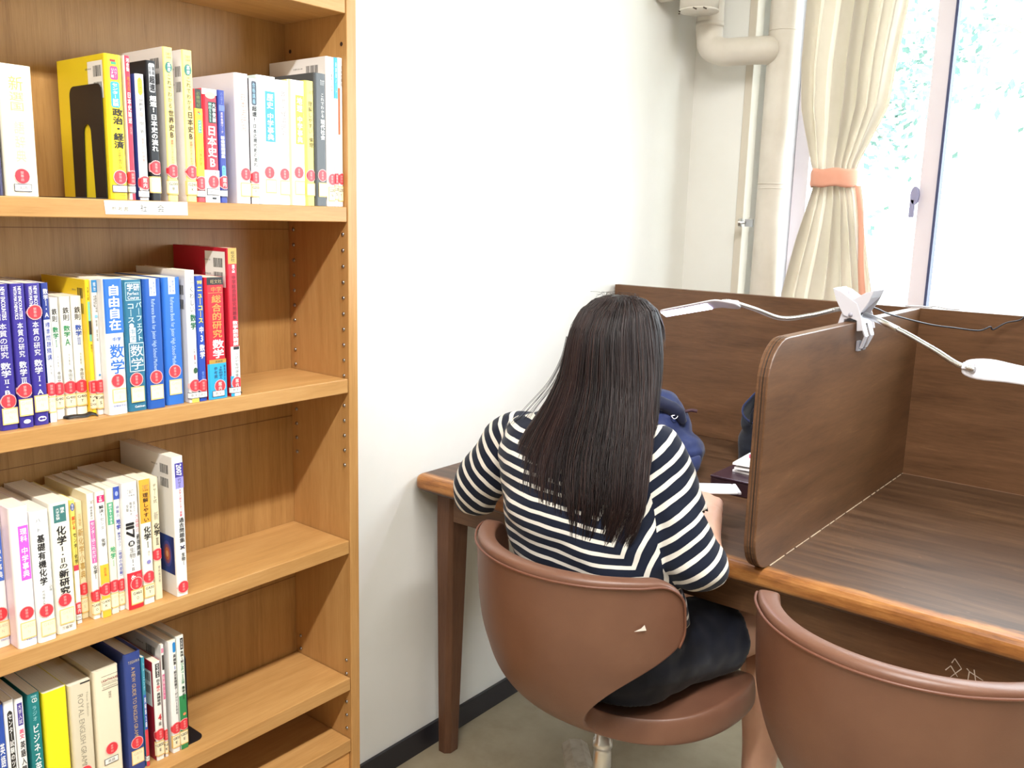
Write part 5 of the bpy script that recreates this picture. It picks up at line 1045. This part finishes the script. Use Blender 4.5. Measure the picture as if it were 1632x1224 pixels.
    def sel(f, a, b_): return t.math('ADD', t.math('MULTIPLY', t.math('SUBTRACT', 1, f), a), t.math('MULTIPLY', f, b_))
    s = sel(isL, sel(isR, zc, sr), sl_); s = sel(isSR, s, sR); s = sel(isSL, s, sL); s = t.math('ADD', s, wob)
    fr = t.math('FRACT', t.math('MULTIPLY', t.math('ADD', s, 5.0), 1/.0228)); st = t.math('GREATER_THAN', fr, .66)
    t.set('Base Color', t.mix(st, '#141a2b', '#ded9cf')); t.set('Roughness', .85); t.set('Specular IOR Level', .2); t.set('Sheen Weight', .1)
    t.bump(t.noise(tc, 1000, 2, .5), .12, .0005)
    o = own('striped_shirt', me, t.m); sd = o.modifiers.new('s', 'SOLIDIFY'); sd.thickness = .002; sd.offset = -1
    return o
shirt()
# navy shorts
def shorts():
    P_ = [loft([((.578, .03, .447), .128, .10, 0), ((.578, .03, .50), .153, .118, 0), ((.582, .016, .56), .147, .110, 0), ((.585, .0, .60), .138, .10, 0), ((.582, -.006, .63), .132, .096, 0)]),
          tubeblob([(.64, .02, .522), (.68, .12, .513), (.716, .215, .510)], [.092, .078, .073]), tubeblob([(.52, .03, .522), (.515, .13, .513), (.508, .235, .511)], [.092, .077, .072])]
    me = remesh(P_, .006, 5, lambda c: .003*noise.noise(c*16)+.002*noise.noise(c*40))
    for v in me.vertices: v.co.z = max(v.co.z, .4505)
    own('shorts', me, fabric('navy_twill', [(.3, '#10131f'), (.7, '#181c2c')], 20, .8))
shorts()
for nm, a, dr in (('shoe', ANR, Vector((.05, 1, 0))), ('shoe', ANL, Vector((-.1, 1, 0)))):
    dr = dr.normalized(); c = Vector((a.x, a.y, 0))
    me = remesh([ell(c+dr*.015+Vector((0, 0, .045)), (.036, .050, .042)), ell(c+dr*.095+Vector((0, 0, .030)), (.042, .085, .030)), ell(c-dr*.02+Vector((0, 0, .035)), (.034, .036, .034))], .005, 4)
    for v in me.vertices: v.co.z = max(v.co.z, .006)
    sh = own('shoe', me, M('#e6e2da', .6))
    b = MB(); s = Vector((-dr.y, dr.x, 0)); ol = []
    for i in range(28):
        q = 2*pi*i/28; ol.append(c-PO+dr*(.062+.115*cos(q))+s*(.040*sin(q)*(1+.15*cos(q)))+Vector((0, 0, .0006)))
    b.prism(ol, (0, 0, .014), M('#d8d0c0', .6)); b.build('sole', sh, bevel=.002)

# long straight hair
HK = [(1.140, .538, .080, .018, .020), (1.133, .538, .079, .040, .044), (1.115, .537, .077, .058, .070), (1.083, .536, .072, .070, .086), (1.039, .540, .062, .079, .088), (.996, .545, .044, .087, .080), (.954, .547, .016, .101, .068), (.914, .545, -.012, .120, .056), (.876, .545, -.038, .132, .046), (.84, .550, -.060, .136, .038), (.804, .558, -.076, .134, .033), (.764, .565, -.088, .120, .027), (.72, .572, -.096, .092, .020), (.69, .576, -.100, .07, .014)]
HK = HK[::-1]
def hsurf(z, ph, off=0):
    """ph = 0 straight back; positive towards the right"""
    cx, cy, a, d = interp(HK, z); til = .10*(cx*0+1)
    zz = z+til*a*sin(ph)*min(1, max(0, (1.08-z)*6))
    return Vector((cx+(a+off)*sin(ph), cy-(d+off)*cos(ph), zz))
def hair():
    t = NT('dark_brown_hair'); tc = t.obj(); at_ = t.n('ShaderNodeAttribute', attribute_name='tint')
    t.set('Base Color', t.ramp(at_.outputs['Fac'], [(0, '#140d0d'), (.5, '#211616'), (.85, '#2f1f1d'), (1, '#402b26')])); t.set('Roughness', .42); t.set('Specular IOR Level', .38)
    rnd = random.Random(11); b = MB(); tint = []
    # under-layer: a smooth sheet, closed over the crown
    N = 72; zs = [1.1405, 1.139, 1.133, 1.122, 1.105, 1.083, 1.06, 1.039, 1.015, .996, .975, .954, .934, .914, .895, .876, .858, .84, .822]; vs = []; fs = []
    for i, z in enumerate(zs):
        for j in range(N+1):
            lim = 2.95 if z > 1.07 else 2.25 if z > 1.0 else (2.25-(1.0-z)*7 if z > .90 else 1.55); ph = -lim+2*lim*j/N
            p = hsurf(z, ph, -.006-.004*(i/len(zs)))+Vector((0, 0, -.03*rnd.random() if i == len(zs)-1 else 0)); vs.append(p)
    for i in range(len(zs)-1):
        for j in range(N): k = i*(N+1)+j; fs.append((k, k+1, k+N+2, k+N+1))
    vs.append(hsurf(1.1405, 0)+Vector((0, .02, .0005))); fs += [(len(vs)-1, j+1, j) for j in range(N)]
    b.add([v-PO for v in vs], fs, t.m); tint += [.35]*len(vs)
    # strands in locks
    locks = [(rnd.uniform(-2.9, 2.9), rnd.triangular(.685, .815, .73), rnd.uniform(-.07, .07), rnd.random(), rnd.uniform(0, 6), rnd.uniform(-.003, .007)) for _ in range(185)]
    for i in range(3700):
        L = rnd.choice(locks); ph0 = L[0]+rnd.gauss(0, .09); 
        if abs(ph0) > 2.95: continue
        zend = 1.062+rnd.gauss(0, .008) if abs(ph0) > 2.3 else L[1]+rnd.gauss(0, .022)+(.055*sin(min(ph0, 1.5)) if ph0 > 0 else -.012*sin(ph0)*0-.015); zst = 1.139-abs(rnd.gauss(0, .004)); off0 = rnd.uniform(-.004, .004); thick = rnd.uniform(.00055, .0011); tt = min(1, max(0, L[3]*.75+rnd.random()*.35-.05))
        n = 22; pts = []; phl = ph0
        for k in range(n+1):
            f = k/n; z = zst+(zend-zst)*(1-(1-f)**1.15)
            side = 1.0 if z > 1.0 else max(.0, 1-(1.0-z)/.16)
            lim = 2.95 if abs(ph0) > 2.3 else 1.62+.65*side; ph = max(-lim, min(lim, ph0*(1-.06*f))); conv = max(0, (.84-z)/.12)
            ph = ph+(max(-1.4, min(1.4, L[0]*.9))-ph)*min(.85, conv*.8)+.03*sin(z*30+L[4])*f+L[2]*f
            if z < .92: ph = max(-1.5, min(1.5, ph))
            o_ = off0*(1-f*.3)+L[5]*min(1, f*1.6)+.0022*sin(z*22+L[4])*f+.0015*sin(L[0]*40)
            pts.append(hsurf(z, ph, o_)-PO)
        base = len(b.v); vs = []; fs = []
        for k, p in enumerate(pts):
            tan = (pts[min(k+1, n)]-pts[max(k-1, 0)]).normalized(); nr = Vector((sin(ph0), -cos(ph0), .15)); sd = tan.cross(nr); sd = sd.normalized() if sd.length > 1e-6 else Vector((1, 0, 0)); nr = sd.cross(tan).normalized()
            w_ = thick*(1-.75*(k/n)**3); vs += [p+sd*w_, p+nr*w_*.8, p-sd*w_]
            if k: a = 3*(k-1); fs += [(a, a+1, a+4, a+3), (a+1, a+2, a+5, a+4), (a+2, a, a+3, a+5)]
        b.add(vs, fs, t.m); tint += [tt]*len(vs)
    # a few stray hairs: one lock leaving to the left, wisps on the crown
    for k in range(9):
        j = rnd.gauss(0, .004); c = catmull([(.448+j, .05, 1.06), (.447+j, .035, 1.02), (.432+j*1.5, .02, .975), (.40+j*2, .0, .925+rnd.gauss(0, .004)), (.375+j*3, -.02, .885+rnd.gauss(0, .008))], 6)
        m0 = len(b.v); b.tube([p-PO for p in c], [.0007*(1-.6*i/len(c)) for i in range(len(c))], t.m, 3); tint += [.5]*(len(b.v)-m0)
    for k in range(26):
        a = rnd.uniform(-.9, .9); q = hsurf(1.137, rnd.uniform(-3, 3)); c = [q-PO, q-PO+Vector((.012*a-.004, rnd.uniform(-.006, .006), rnd.uniform(.003, .008))), q-PO+Vector((.03*a-.010, rnd.uniform(-.01, .01), rnd.uniform(-.002, .010)))]
        m0 = len(b.v); b.tube(catmull(c, 4), .00028, t.m, 3); tint += [.5]*(len(b.v)-m0)
    o = b.build('hair', person, True, fix=False); at2 = o.data.attributes.new('tint', 'FLOAT', 'POINT'); at2.data.foreach_set('value', tint)
hair()

# the booklet in the right hand
bk = empty('booklet', (.638, .262, .757)); tag(bk, 'folded white booklet held up in the right hand over the desk', 'booklet')
u = Vector((.82, .57, .02)).normalized(); v = Vector((-.55, .83, -.06)).normalized(); nb = u.cross(v)
def leafbox(a0, a1, c0, c1, k, th, m, bend=0):
    b = MB(); vs = []
    for q in (0, 1):
        for (a, c_) in ((a0, c0), (a1, c0), (a1, c1), (a0, c1)): vs.append(u*a+v*c_+nb*(k+q*th)+Vector((0, 0, bend*(a-a0))))
    b.add(vs, [(3, 2, 1, 0), (4, 5, 6, 7), (0, 1, 5, 4), (1, 2, 6, 5), (2, 3, 7, 6), (3, 0, 4, 7)], m); return b
pp = M('#f1f1f3', .7)
leafbox(-.075, .060, -.012, .060, 0, .0035, pp).build('page_stack', bk, bevel=.0008); leafbox(-.075, .056, -.010, .058, .0037, .0007, M('#dfe6f4', .6)).build('cover', bk); leafbox(.0605, .0665, -.012, .060, -.0004, .0048, M('#dcdde2', .6)).build('spine', bk, bevel=.001)
